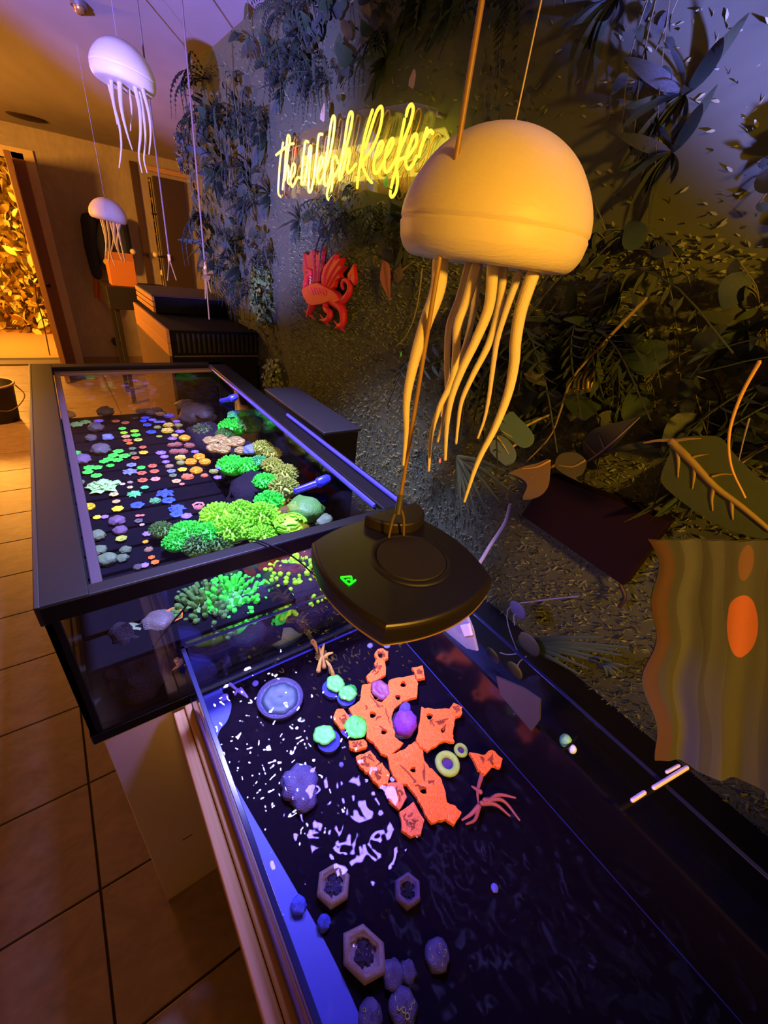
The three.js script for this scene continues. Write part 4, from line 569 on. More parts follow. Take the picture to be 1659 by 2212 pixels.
// ------------------------------------------------------------------ red dragon emblem
{
  const DX = 0.845, D = (x, y) => onX(620 + x * .12056, 500 + y * .12056, DX), red = M(0xc8201c, 0.55, { bumpMap: grainTex, bumpScale: .001 }), dark = M(0x9a1614, 0.6), pale = M(0xe0503a, 0.5);
  const t = thing('dragon_emblem', 'red dragon relief with raised wings on the turf wall', 'emblem', D(700, 1200));
  const slab = (pts, th, off = 0) => { const sp = new THREE.Shape(pts.map(p => D(...p)).map(p => new THREE.Vector2(-p.z, p.y))); const g = new THREE.ExtrudeGeometry(sp, { depth: th, bevelEnabled: true, bevelSize: .002, bevelThickness: .003, bevelSegments: 2 }); g.applyMatrix4(new THREE.Matrix4().makeBasis(V(0, 0, -1), V(0, 1, 0), V(1, 0, 0))); g.translate(DX - th + off, 0, 0); return g; };
  const wing1 = wpart(t, 'wing', slab([[310, 390], [400, 440], [480, 330], [560, 420], [660, 300], [625, 540], [660, 640], [600, 740], [600, 900], [560, 950], [480, 1000], [380, 1050], [310, 1040], [330, 900], [300, 700]], .010, .008), dark);
  const wing2 = wpart(t, 'wing', slab([[690, 960], [690, 800], [730, 650], [850, 500], [925, 430], [935, 540], [1045, 490], [1000, 620], [1085, 640], [985, 760], [1020, 830], [930, 880], [900, 990], [780, 1080]], .014), red);
  const R = (pts, a, b, n = 18, off = .012) => taperTube(pts.map(p => D(...p).add(V(-off, 0, 0))), a, b, n, 8);
  for (const p of [[[720, 980], [760, 760], [920, 460]], [[760, 1000], [860, 780], [1040, 510]], [[800, 1030], [900, 860], [1060, 650]], [[560, 920], [580, 650], [640, 340]], [[490, 980], [500, 650], [480, 350]], [[400, 1020], [380, 700], [330, 410]]]) wpart(p[0][0] > 600 ? wing2 : wing1, 'wing_rib', R(p, .0045, .002, 18, p[0][0] > 600 ? .018 : .006), p[0][0] > 600 ? red : dark);
  wpart(t, 'body', slab([[380, 1050], [540, 960], [660, 940], [850, 1040], [940, 1090], [1010, 1150], [1060, 1240], [950, 1290], [850, 1260], [740, 1300], [560, 1330], [470, 1280], [400, 1150]], .022, -.004), red);
  for (let i = 0; i < 6; i++) wpart(t, 'belly_scale', R([[545 + i * 48, 1030 + i * 8], [565 + i * 50, 1090 + i * 5], [590 + i * 46, 1130 + i * 2]], .0062, .003, 6, .029), pale);
  wpart(t, 'neck', R([[420, 1130], [380, 960], [420, 820], [470, 760]], .014, .008), red);
  wpart(t, 'head', R([[440, 800], [480, 740], [420, 700], [380, 720]], .011, .004), red);
  for (let i = 0; i < 5; i++) wpart(t, 'neck_spine', R([[470 - i * 4, 820 + i * 48], [484 - i * 4, 840 + i * 48]], .004, .002, 3), M(0xe0b090, 0.6));
  wpart(t, 'tail', R([[940, 1230], [1060, 1240], [1160, 1120], [1185, 1000], [1140, 900], [1080, 885], [1035, 950], [1060, 1030]], .016, .005, 30), red);
  wpart(t, 'tail_tip', merge([slab([[1250, 610], [1150, 780], [1165, 870], [1210, 880], [1255, 945], [1278, 860]], .008, -.004), R([[1140, 910], [1170, 870], [1220, 780]], .006, .004, 6)]), red);
  wpart(wpart(t, 'leg', R([[520, 1240], [480, 1380], [440, 1480]], .017, .011), red), 'claws', merge([R([[440, 1480], [370, 1420]], .006, .002, 4), R([[440, 1490], [385, 1530]], .006, .002, 4), R([[450, 1490], [510, 1540], [550, 1580]], .006, .002, 4)]), red);
  wpart(wpart(t, 'leg', R([[770, 1280], [745, 1370], [830, 1480], [780, 1580], [720, 1600]], .015, .009), red), 'claws', merge([R([[720, 1600], [640, 1480]], .005, .002, 4), R([[720, 1600], [630, 1580]], .005, .002, 4), R([[730, 1600], [810, 1690]], .005, .002, 4)]), red);
  wpart(wpart(t, 'leg', R([[880, 1240], [1040, 1400], [1065, 1550], [1040, 1680], [980, 1700]], .020, .010), red), 'claws', merge([R([[980, 1700], [890, 1600]], .006, .002, 4), R([[980, 1700], [900, 1740]], .006, .002, 4), R([[990, 1700], [1090, 1800]], .006, .002, 4)]), red);
}

// ------------------------------------------------------------------ artificial turf and plants on the right wall
{
  const tb = thing('turf_mat', 'olive artificial turf mat covering the right wall', 'turf', [RX, 0.4, -1.2]);
  wpart(tb, 'backing', box(RX - .012, RX - .001, .35, CEIL - .01, WALLEND + .05, 1.4), M(0x444a2a, 0.95, { bumpMap: grainTex, bumpScale: .003 }));
  const bl = leafShape(.013, .0034, .25, 2, .5, .3), greens = [0x5c6434, 0x6a6e3a, 0x4e5832];
  for (let k = 0; k < 3; k++) {
    const n = 26000, im = new THREE.InstancedMesh(bl, M(greens[k], .8), n), m = new THREE.Matrix4(), q = new THREE.Quaternion();
    for (let i = 0; i < n; i++) { const near = i % 3; const z = near ? rr(-1.9, .35) : rr(WALLEND + .06, 1.0), y = near ? rr(.75, 1.75) : rr(.5, CEIL - .02); q.setFromEuler(new THREE.Euler(rr(-.9, .9), rr(0, 6.28), Math.PI / 2 + rr(-.9, .9))); m.compose(V(RX - .011, y, z), q, V(1, 1, 1).multiplyScalar(rr(.6, 1.3))); im.setMatrixAt(i, m); }
    im.name = ['turf_blades', 'turf_blades_light', 'turf_blades_dark'][k]; im.userData.kind = 'stuff'; im.userData.label = ['olive', 'light olive', 'dark green'][k] + ' turf blades'; tb.add(im); im.position.set(-RX, -.4, 1.2);
  }
}
const leafM = [0x1e2e14, 0x263a18, 0x182412, 0x303c1a, 0x26301e].map(c => M(c, .6, { bumpMap: grainTex, bumpScale: .001 }));
const LG = { oval: leafShape(.09, .05, .25, 6, .55), long: leafShape(.2, .035, .4, 8, .5), broad: leafShape(.16, .12, .25, 8, .35), tiny: leafShape(.022, .014, .2, 3), heart: leafShape(.055, .05, .3, 5, .3) };
// a wall plant grows from the origin out of the wall, i.e. towards -x, and droops
function wallPlant(kind, label, group, sc = 1) {
  const o = thing({ broad: 'broadleaf_plant', fern: 'fern', grass: 'grass_plant', vine: 'trailing_vine', ivy: 'ivy' }[kind], label, 'plant', [0, 0, 0], group);
  const stemM = M(0x4a4a22, .7);
  if (kind === 'broad') for (let i = 0; i < 9; i++) { const a = rr(-1.3, 1.3), e = rr(-.9, 1.1), L = rr(.05, .14) * sc, tip = V(-L * Math.cos(e) * .6, L * Math.sin(e), L * Math.sin(a)); part(o, 'stem', tube([V(0, 0, 0), tip.clone().multiplyScalar(.5).add(V(-.01, .01, 0)), tip], .002 * sc, 5, 4), stemM); const lf = part(o, 'leaf', i % 2 ? LG.oval : LG.broad, leafM[i % 5], tip); lf.quaternion.setFromUnitVectors(V(0, 1, 0), V(rr(-.5, -.1), rr(-1, .5), rr(-.8, .8)).normalize()); lf.rotateY(rr(-.8, .8) - 1.57); lf.scale.setScalar(rr(.35, .62) * sc); }
  if (kind === 'fern') for (let i = 0; i < 7; i++) { const a = rr(-1.4, 1.4), e = rr(-.5, 1), L = rr(.16, .3) * sc, P = [V(0, 0, 0), V(-L * .35, L * .3 * Math.sin(e), L * .3 * Math.sin(a)), V(-L * .5, L * .25 * Math.sin(e) - L * .2, L * .65 * Math.sin(a)), V(-L * .5, -L * .6 + L * .2 * Math.sin(e), L * .9 * Math.sin(a))], c = new THREE.CatmullRomCurve3(P), gs = [tube(P, .0014, 10, 4)]; for (let k = 1; k < 15; k++) { const t = k / 15, p = c.getPointAt(t), d = c.getTangentAt(t), s = Math.sin(Math.PI * (t * .8 + .18)) * .6 * sc; for (const sd of [-1, 1]) { const side = V(0, 0, 1).cross(d).normalize().multiplyScalar(.2).add(V(0, -.2, sd)).normalize(); const q = new THREE.Quaternion().setFromUnitVectors(V(0, 1, 0), side.add(d.clone().multiplyScalar(.5)).normalize()); const h = LG.tiny.clone(); h.applyMatrix4(new THREE.Matrix4().compose(p, q, V(1.4, 2.6, 1.4).multiplyScalar(s))); gs.push(h); } } part(o, 'frond', merge(gs), leafM[(i + 1) % 5]); }
  if (kind === 'grass') for (let i = 0; i < 14; i++) { const lf = part(o, 'blade', LG.long, leafM[(i + 3) % 5]); lf.quaternion.setFromUnitVectors(V(0, 1, 0), V(rr(-.6, -.12), rr(-1, .8), rr(-.7, .7)).normalize()); lf.rotateY(rr(-.6, .6) + 1.57); lf.scale.setScalar(rr(.5, .9) * sc); }
  if (kind === 'vine' || kind === 'ivy') for (let s = 0; s < 3; s++) { const L = rr(.22, .5) * sc, dz = rr(-.12, .12), P = [V(0, 0, 0), V(-.05, -.01, dz * .4), V(-.05, -L * .45, dz), V(-.03, -L, dz * 1.2)], c = new THREE.CatmullRomCurve3(P); part(o, 'stem', tube(P, .0018, 14, 4), stemM); const n = 9; for (let k = 1; k < n; k++) { const p = c.getPointAt(k / n), lf = part(o, 'leaf', kind === 'ivy' ? LG.heart : LG.oval, leafM[(k + s) % 5], p); lf.rotation.set(rr(2.2, 3.8), -1.57 + rr(-.9, .9), rr(-.7, .7)); lf.scale.setScalar(rr(.35, .6) * sc); } }
  return o;
}
{
  const P = {}; const kinds = ['broad', 'fern', 'grass', 'vine', 'ivy'], word = { broad: 'dark broad-leaved plant', fern: 'dark fern', grass: 'long-bladed grassy plant', vine: 'trailing vine with oval leaves', ivy: 'trailing ivy with small leaves' };
  const zones = [['at the far end of the plant wall', -3.1, -2.1, 1.35, 2.36, 34], ['above the first words of the sign', -2.1, -1.5, 2.1, 2.38, 22], ['above the last word of the sign', -1.5, -1.0, 2.1, 2.38, 20], ['left of the yellow sign', -2.5, -2.05, 1.5, 2.15, 22], ['above the large gold jellyfish', -1.0, -.2, 2.02, 2.38, 16], ['under the yellow sign', -1.95, -.8, 1.735, 1.79, 12], ['right of the large gold jellyfish', -.5, .35, 1.5, 1.95, 38], ['in the upper right corner', -.3, .5, 1.95, 2.38, 26], ['above the dark board', -.8, .2, 1.42, 1.6, 22]];
  for (const [zn, z0, z1, y0, y1, n] of zones) for (let i = 0; i < n; i++) {
    const k = (/sign|board/.test(zn) ? ['broad', 'grass', 'fern', 'broad'] : kinds)[(i * 7 + n) % (/sign|board/.test(zn) ? 4 : 5)], v = i % 2, key = k + v, label = `${word[k]} ${zn}`, p = V(RX - .012, rr(y0, y1), rr(z0, z1)), s = rr(.75, 1.2) * (/sign|gold|corner/.test(zn) ? .62 : 1);
    if (!P[key]) { const o = P[key] = wallPlant(k, label, label); o.position.copy(p); o.scale.setScalar(s); } else { const c = dup(P[key], p, 0, label, label); c.rotation.x = rr(-.6, .6); c.scale.setScalar(s); }
  }
  // small-leaved box bushes near the dragon
  const bush = (label, px, py, r, ry, col) => { const c = onX(px, py, RX - .05), o = thing('box_bush', label, 'plant', c), gs = []; for (let i = 0; i < 300; i++) { const a = rr(0, 6.28), th = Math.acos(rr(-1, 1)), q = rr(.75, 1.05); gs.push(place(LG.tiny, [Math.sin(th) * Math.cos(a) * r * .5 * q, Math.cos(th) * ry * q, Math.sin(th) * Math.sin(a) * r * q], rr(-3, 3), rr(-3, 3), rr(-3, 3), rr(.8, 1.4))); } const f = part(o, 'foliage', merge(gs), M(col, .6)); f.userData.kind = 'stuff'; part(o, 'stem', place(new THREE.CylinderGeometry(.004, .006, ry * 1.4, 6), [.02, -ry * .3, 0]), M(0x3a2a18, .8)); };
  bush('small-leaved green box bush left of the red dragon', 565, 640, .085, .13, 0x55702c); bush('pale small-leaved bush at the far back corner of the large tank', 588, 815, .07, .085, 0x7c8a66); bush('small pale leafy sprig touching the far right rim', 535, 808, .05, .04, 0x7c8a66); bush('dark round bush at the far end edge of the wall', 400, 330, .1, .1, 0x2a3426);
  const pal = (label, cat, pts, X, mat, veinMat, veins, name = 'large_leaf') => { const W2 = pts.map(([a, b], i) => onX(a, b, X)), sp = new THREE.Shape(); sp.setFromPoints(new THREE.SplineCurve(W2.concat([W2[0]]).map(p => new THREE.Vector2(-p.z, p.y))).getPoints(40)); const g = new THREE.ExtrudeGeometry(sp, { depth: .0016, bevelEnabled: false, curveSegments: 6 }); const c = W2.reduce((s, p) => s.add(p), V(0, 0, 0)).divideScalar(W2.length); g.applyMatrix4(new THREE.Matrix4().makeBasis(V(0, 0, -1), V(0, 1, 0), V(1, 0, 0))); g.translate(X, 0, 0); const o = thing(name, label, cat, c); const bladeMesh = wpart(o, 'blade', g, mat); for (const [v, r0, r1] of veins) wpart(bladeMesh, 'vein', taperTube(v.map(([a, b]) => onX(a, b, X - .001)), r0, r1, 14, 6), veinMat); wpart(o, 'stalk', tube([c.clone(), c.clone().add(V((RX - X) * .5, .02, 0)), V(RX - .012, c.y + .03, c.z)], .003, 8, 5), veinMat); return o; };
  const vq = (x, y) => [1380 + x * .1899, 780 + y * .1899];
  pal('huge dark green leaf with thick yellow veins at the right edge', 'leaf', [vq(380, 880), vq(700, 850), vq(920, 870), vq(1050, 1020), vq(1250, 1230), vq(1469, 1420), vq(1560, 1650), vq(1500, 2000), vq(1250, 1990), vq(950, 1880), vq(600, 1680), vq(280, 1420), vq(260, 1270), vq(350, 1050)], .66, M(0x35401c, .5, { bumpMap: grainTex, bumpScale: .001 }), M(0x7c6a34, .6), [[[vq(375, 920), vq(600, 1140), vq(870, 1430), vq(1150, 1640), vq(1500, 1930)], .0055, .003], [[vq(60, 930), vq(200, 905), vq(375, 900)], .0015, .003], [[vq(400, 910), vq(520, 890), vq(700, 880)], .0032, .0008], [[vq(440, 1000), vq(450, 1130), vq(445, 1320)], .0032, .0008], [[vq(640, 1190), vq(630, 1300), vq(610, 1450)], .003, .0008], [[vq(620, 1090), vq(680, 1075), vq(780, 1060)], .0022, .0006], [[vq(860, 1420), vq(830, 1560), vq(840, 1700)], .003, .0008], [[vq(840, 1310), vq(950, 1285), vq(1060, 1290)], .0022, .0006], [[vq(1060, 1590), vq(1060, 1700), vq(1070, 1800)], .003, .0008]]);
  const wq = (x, y) => [1020 + x * .2532, 780 + y * .2532];
  pal('grey green rounded leaf lobe behind the jellyfish tentacles, upper', 'leaf', [wq(250, 500), wq(330, 430), wq(390, 480), wq(470, 560), wq(525, 650), wq(500, 720), wq(430, 740), wq(340, 680), wq(240, 600)], .74, M(0x5a7a52, .6), M(0xb0a060, .6), [[[wq(180, 560), wq(260, 605), wq(340, 650)], .003, .001]]);
  pal('grey green rounded leaf lobe behind the jellyfish tentacles, lower', 'leaf', [wq(170, 640), wq(260, 640), wq(340, 720), wq(372, 800), wq(350, 870), wq(300, 895), wq(230, 850), wq(150, 760)], .745, M(0x66806a, .6), M(0xb0a060, .6), [[[wq(200, 640), wq(260, 710), wq(310, 790)], .003, .001]]);
  pal('dark leaf with pale violet midrib above the dark board', 'leaf', [wq(980, 850), wq(940, 700), wq(1040, 580), wq(1250, 520), wq(1420, 480), wq(1330, 590), wq(1220, 720), wq(1080, 830)], .76, M(0x2a2a22, .55), M(0x7a7080, .6), [[[wq(980, 860), wq(1120, 760), wq(1300, 600), wq(1430, 480)], .0022, .0008], [[wq(1060, 800), wq(1000, 740), wq(960, 690)], .0014, .0005], [[wq(1130, 750), wq(1100, 680), wq(1080, 630)], .0014, .0005]]);
  pal('yellow green striped leaf hanging right of the tentacles', 'leaf', [wq(850, 240), wq(870, 180), wq(930, 100), wq(1000, 60), wq(1080, 80), wq(1100, 160), wq(1070, 230), wq(980, 270), wq(900, 280)], .78, M(0x5c5c14, .55), M(0xc8b43c, .55), [0, 1, 2, 3, 4, 5].map(i => [[wq(870 + i * 38, 250 - i * 8), wq(880 + i * 38, 170 - i * 10), wq(925 + i * 30, 95)], .0022, .001]));
  pal('curled yellow leaf at the left edge of the dark board', 'leaf', [wq(300, 960), wq(440, 900), wq(560, 870), wq(655, 840), wq(660, 960), wq(640, 1080), wq(560, 1160), wq(430, 1180), wq(470, 1060), wq(400, 990)], .72, M(0x7a6420, .5), M(0xc89a3a, .5), [[[wq(660, 850), wq(560, 900), wq(430, 920)], .0025, .001]]);
  pal('pointed olive leaf above the dark board', 'leaf', [wq(700, 900), wq(740, 800), wq(880, 780), wq(970, 860), wq(940, 960), wq(880, 1000), wq(945, 1042), wq(850, 1000), wq(760, 950)], .73, M(0x4e4a14, .55), M(0x9a8430, .55), [[[wq(960, 850), wq(860, 900), wq(740, 890)], .002, .0008]]);
  pal('single pale green leaf left of the small striped leaf', 'leaf', [wq(440, 110), wq(500, 80), wq(580, 120), wq(635, 210), wq(560, 200), wq(480, 170)], .78, M(0x66702c, .55), M(0x9a9448, .55), [[[wq(445, 110), wq(540, 150), wq(630, 205)], .0015, .0006]]);
  const dl = (x, y) => [430 + x * .2833, 480 + y * .2833];
  pal('dry brown curled leaf hanging right of the dragon', 'leaf', [dl(1400, 290), dl(1450, 330), dl(1455, 480), dl(1450, 600), dl(1425, 540), dl(1380, 430)], .82, M(0x9a5c2c, .7), M(0x7a4420, .7), [[[dl(1410, 300), dl(1425, 450), dl(1448, 590)], .002, .0008]]);
  pal('dull olive pod leaf beside the dry brown leaf', 'leaf', [dl(1490, 360), dl(1540, 340), dl(1550, 420), dl(1510, 460), dl(1480, 420)], .83, M(0x5a4a1e, .7), M(0x7a6430, .7), [[[dl(1490, 370), dl(1515, 400), dl(1515, 450)], .0014, .0006]]);
  // small accents
  const bit = (name, label, px, py, X, r, col) => { const c = onX(px, py, X), o = thing(name, label, 'leaf', c); for (let i = 0; i < 5; i++) { const l = part(o, 'petal', LG.tiny, M(col, .5)); l.rotation.set(i * 1.25, -1.57, i * 1.25 + .5); l.scale.setScalar(r / .02); } part(o, 'stalk', tube([V(0, 0, 0), V((RX - X) * .5, -.004, 0), V(RX - X - .01, 0, 0)], .0012, 5, 4), M(0x4a4a22, .7)); };
  bit('red_flower', 'red orange flower behind the first word of the sign', 640, 338, .85, .04, 0xff4a10); bit('green_sprig', 'vivid green leaf sprig under the end of the sign', 836, 405, .80, .03, 0x5cff20); bit('green_bud', 'tiny vivid green bud left of the longest tentacle', 867, 771, .86, .016, 0x40ff30); bit('orange_bud', 'small orange bud below the jellyfish tentacles', 951, 1001, .80, .014, 0xff7a30); bit('cream_flower', 'pale cream leaf tuft left above the sign', 700, 262, .80, .05, 0xb8a87a); bit('cream_flower', 'pale yellow leaf tuft above the end of the sign', 893, 190, .82, .04, 0xa08c38);
  // stems, tendrils and vines with their own outline
  const stem = (label, pts, X, r, col, name = 'vine_stem') => { const P = pts.map(([a, b]) => onX(a, b, X)), o = thing(name, label, 'plant', P[0]); wpart(o, 'stem', taperTube(P, r, r * .5, 20, 5), M(col, .65)); return o; };
  stem('long thin vine crossing diagonally above the dark board', [[1395, 645], [1300, 745], [1235, 820], [1210, 890], [1190, 940], [1135, 1000]], .74, .0028, 0x7a6c34);
  stem('gold lit curved twig near the right edge', [[1640, 782], [1605, 845], [1582, 905], [1574, 950], [1580, 1010], [1610, 1075]], .6, .0022, 0xb08840, 'twig'); stem('dim thin twig beside the gold lit twig', [[1618, 905], [1606, 950], [1596, 995]], .62, .0012, 0x6a6470, 'twig');
  stem('pale fern stem right of the dragon', [[912, 580], [905, 640], [890, 700], [870, 735], [855, 748]], .84, .0022, 0x8a8440);
  { const o = thing('round_leaf_vine', 'drooping vine with round leaves over the small tank edge', 'plant', onX(1180, 1300, .68)), S = [[[1250, 1288], [1160, 1298], [1100, 1312], [1095, 1335], [1105, 1375], [1120, 1412]], [[1120, 1412], [1095, 1414], [1080, 1410]], [[1137, 1418], [1122, 1430], [1116, 1444]], [[1112, 1350], [1110, 1330], [1118, 1325]]]; for (const p of S) wpart(o, 'stem', taperTube(p.map(([a, b]) => onX(a, b, .68)), .0016, .0012, 14, 5), M(0x9a9488, .6)); for (const [a, b, r, c] of [[1118, 1318, .026, 0x6a6a76], [1064, 1416, .024, 0x6a6438], [1143, 1392, .034, 0x6a6638], [1112, 1448, .026, 0x66622e]]) { const l = wpart(o, 'leaf', place(lump(r, r, 2, .08, a).scale(.16, 1, .85), onX(a, b, .68).toArray(), 0, 0, .3), M(c, .6)); } }
  const palm = (label, o0, tips, X, col, r = .004) => { const P0 = onX(...o0, X), o = thing('palm_frond', label, 'plant', P0); for (const t of tips) { const e = onX(...t, X - .03), m = P0.clone().lerp(e, .5).add(V(-.02, .012, 0)); const g = taperTube([P0, m, e], r * 1.8, r * .4, 10, 6); g.translate(-P0.x, -P0.y, -P0.z); part(o, 'leaflet', g, M(col, .5)).scale.set(.35, 1, 1); } };
  palm('violet lit ribbed palm frond beside the small tank', [1120, 1392], [[1345, 1408], [1330, 1424], [1306, 1436], [1282, 1440], [1256, 1452], [1318, 1412], [1240, 1466], [1290, 1384]], .72, 0x3a4a2a, .006); palm('short violet palm frond tips right of the ribbed frond', [1300, 1440], [[1312, 1468], [1322, 1470], [1332, 1462], [1342, 1450], [1300, 1470]], .70, 0x3a4a2a, .004);
  palm('blue lit fan palm under the orange bud', [990, 990], [[1065, 1085], [1040, 1110], [1020, 1130], [1005, 1140], [1085, 1060], [1050, 1020], [1095, 1030], [985, 1120], [1010, 1065]], .74, 0x3a4a2a, .005);
  { const o = thing('lamp_power_cable', 'violet lit power cable rising from the bracket to the plants', 'cable', onX(985, 1275, .66)); wpart(o, 'cord', taperTube([onX(972, 1292, .60), onX(1000, 1262, .62), onX(1030, 1225, .64), onX(1058, 1180, .66), onX(1090, 1130, .70), onX(1102, 1090, .74)], .0052, .0035, 24, 8), M(0x9a9a9c, .4)); wpart(o, 'tie', tube([onX(984, 1284, .6), onX(990, 1290, .605), onX(996, 1288, .61)], .002, 6), blackMatte); }
  // dark board fixed on the turf
  const bd = thing('dark_board', 'dark maroon rectangular board fixed on the turf wall', 'board', onX(1290, 1140, .84)); { const q = [[1188, 1028], [1442, 1128], [1346, 1262], [1128, 1112]].map(([a, b]) => onX(a, b, .82)), sp = new THREE.Shape(q.map(p => new THREE.Vector2(-p.z, p.y))), g = new THREE.ExtrudeGeometry(sp, { depth: .03, bevelEnabled: true, bevelSize: .002, bevelThickness: .002, bevelSegments: 2 }); g.applyMatrix4(new THREE.Matrix4().makeBasis(V(0, 0, -1), V(0, 1, 0), V(1, 0, 0))); g.translate(.82, 0, 0); wpart(bd, 'panel', g, M(0x1c0d0e, .6, { phys: true, specularIntensity: 0.2 })); wpart(bd, 'hook', tube([onX(1340, 1262, .83), onX(1350, 1290, .83), onX(1338, 1312, .83)], .004, 8), M(0x2a1c10, .6)); }
}

// ------------------------------------------------------------------ hanging cloth at the right edge
{
  const nx = 40, ny = 50, pos = [], uv = [], idx = [], tl = onD(1385, 1165, .50), tr = onD(1720, 1170, .44), bl = onD(1400, 1630, .50), brr = onD(1690, 1720, .44);
  for (const back of [0, 1]) for (let j = 0; j <= ny; j++) for (let i = 0; i <= nx; i++) { const u = i / nx, v = j / ny, p = tl.clone().lerp(tr, u).lerp(bl.clone().lerp(brr, u), v), n = V(-.75, 0, .66), f = .004 * Math.sin(u * 13 + v * 1.5) * (.35 + v) + .0012 * Math.sin(u * 31 + v * 3); p.addScaledVector(n, f - back * .002); p.lerp(tr.clone().lerp(brr, v), (1 - u) * (.05 + .05 * Math.sin(v * 7) + .04 * Math.sin(v * 17))); pos.push(p.x, p.y, p.z); uv.push(u, 1 - v); }
  const S = (nx + 1) * (ny + 1); for (let b = 0; b < 2; b++) for (let j = 0; j < ny; j++) for (let i = 0; i < nx; i++) { const a = b * S + j * (nx + 1) + i; idx.push(a, a + 1, a + nx + 2, a, a + nx + 2, a + nx + 1); }
  const g = new THREE.BufferGeometry(); g.setAttribute('position', new THREE.Float32BufferAttribute(pos, 3)); g.setAttribute('uv', new THREE.Float32BufferAttribute(uv, 2)); g.setIndex(idx); g.computeVertexNormals();
  const tex = canvasTex(256, 512, (c, w, h) => {
    c.fillStyle = '#2c2e34'; c.fillRect(0, 0, w, h);
    const stripe = (x, wd, col) => { c.fillStyle = col; c.beginPath(); c.moveTo(x, 0); for (let y = 0; y <= h; y += 16) c.lineTo(x + 4 * Math.sin(y * .021 + x), y); for (let y = h; y >= 0; y -= 16) c.lineTo(x + wd + 4 * Math.sin(y * .017 + x * 2), y); c.fill(); };
    stripe(0, 34, '#3c2420'); stripe(58, 44, '#383c46'); stripe(118, 26, '#343842'); stripe(216, 22, '#22242a'); stripe(242, 20, '#3e424a');
    c.fillStyle = '#8c4630'; c.beginPath(); c.moveTo(150, 150); c.bezierCurveTo(150, 110, 182, 105, 196, 130); c.bezierCurveTo(212, 170, 206, 240, 178, 250); c.bezierCurveTo(150, 245, 142, 200, 150, 150); c.fill(); c.fillStyle = '#54382e'; c.beginPath(); c.ellipse(178, 46, 15, 38, .1, 0, 7); c.fill();
    for (let y = 0; y < h; y += 2) { c.fillStyle = `rgba(0,0,0,${y % 4 ? .05 : .11})`; c.fillRect(0, y, w, 1); } for (let x = 0; x < w; x += 2) { c.fillStyle = 'rgba(255,255,255,.03)'; c.fillRect(x, 0, 1, h); }
  });
  const c = tl.clone().lerp(brr, .5), o = thing('hanging_cloth', 'grey and rust striped cloth with an orange patch at the right edge', 'cloth', c); wpart(o, 'cloth', g, M(0xffffff, .85, { map: tex }));
}

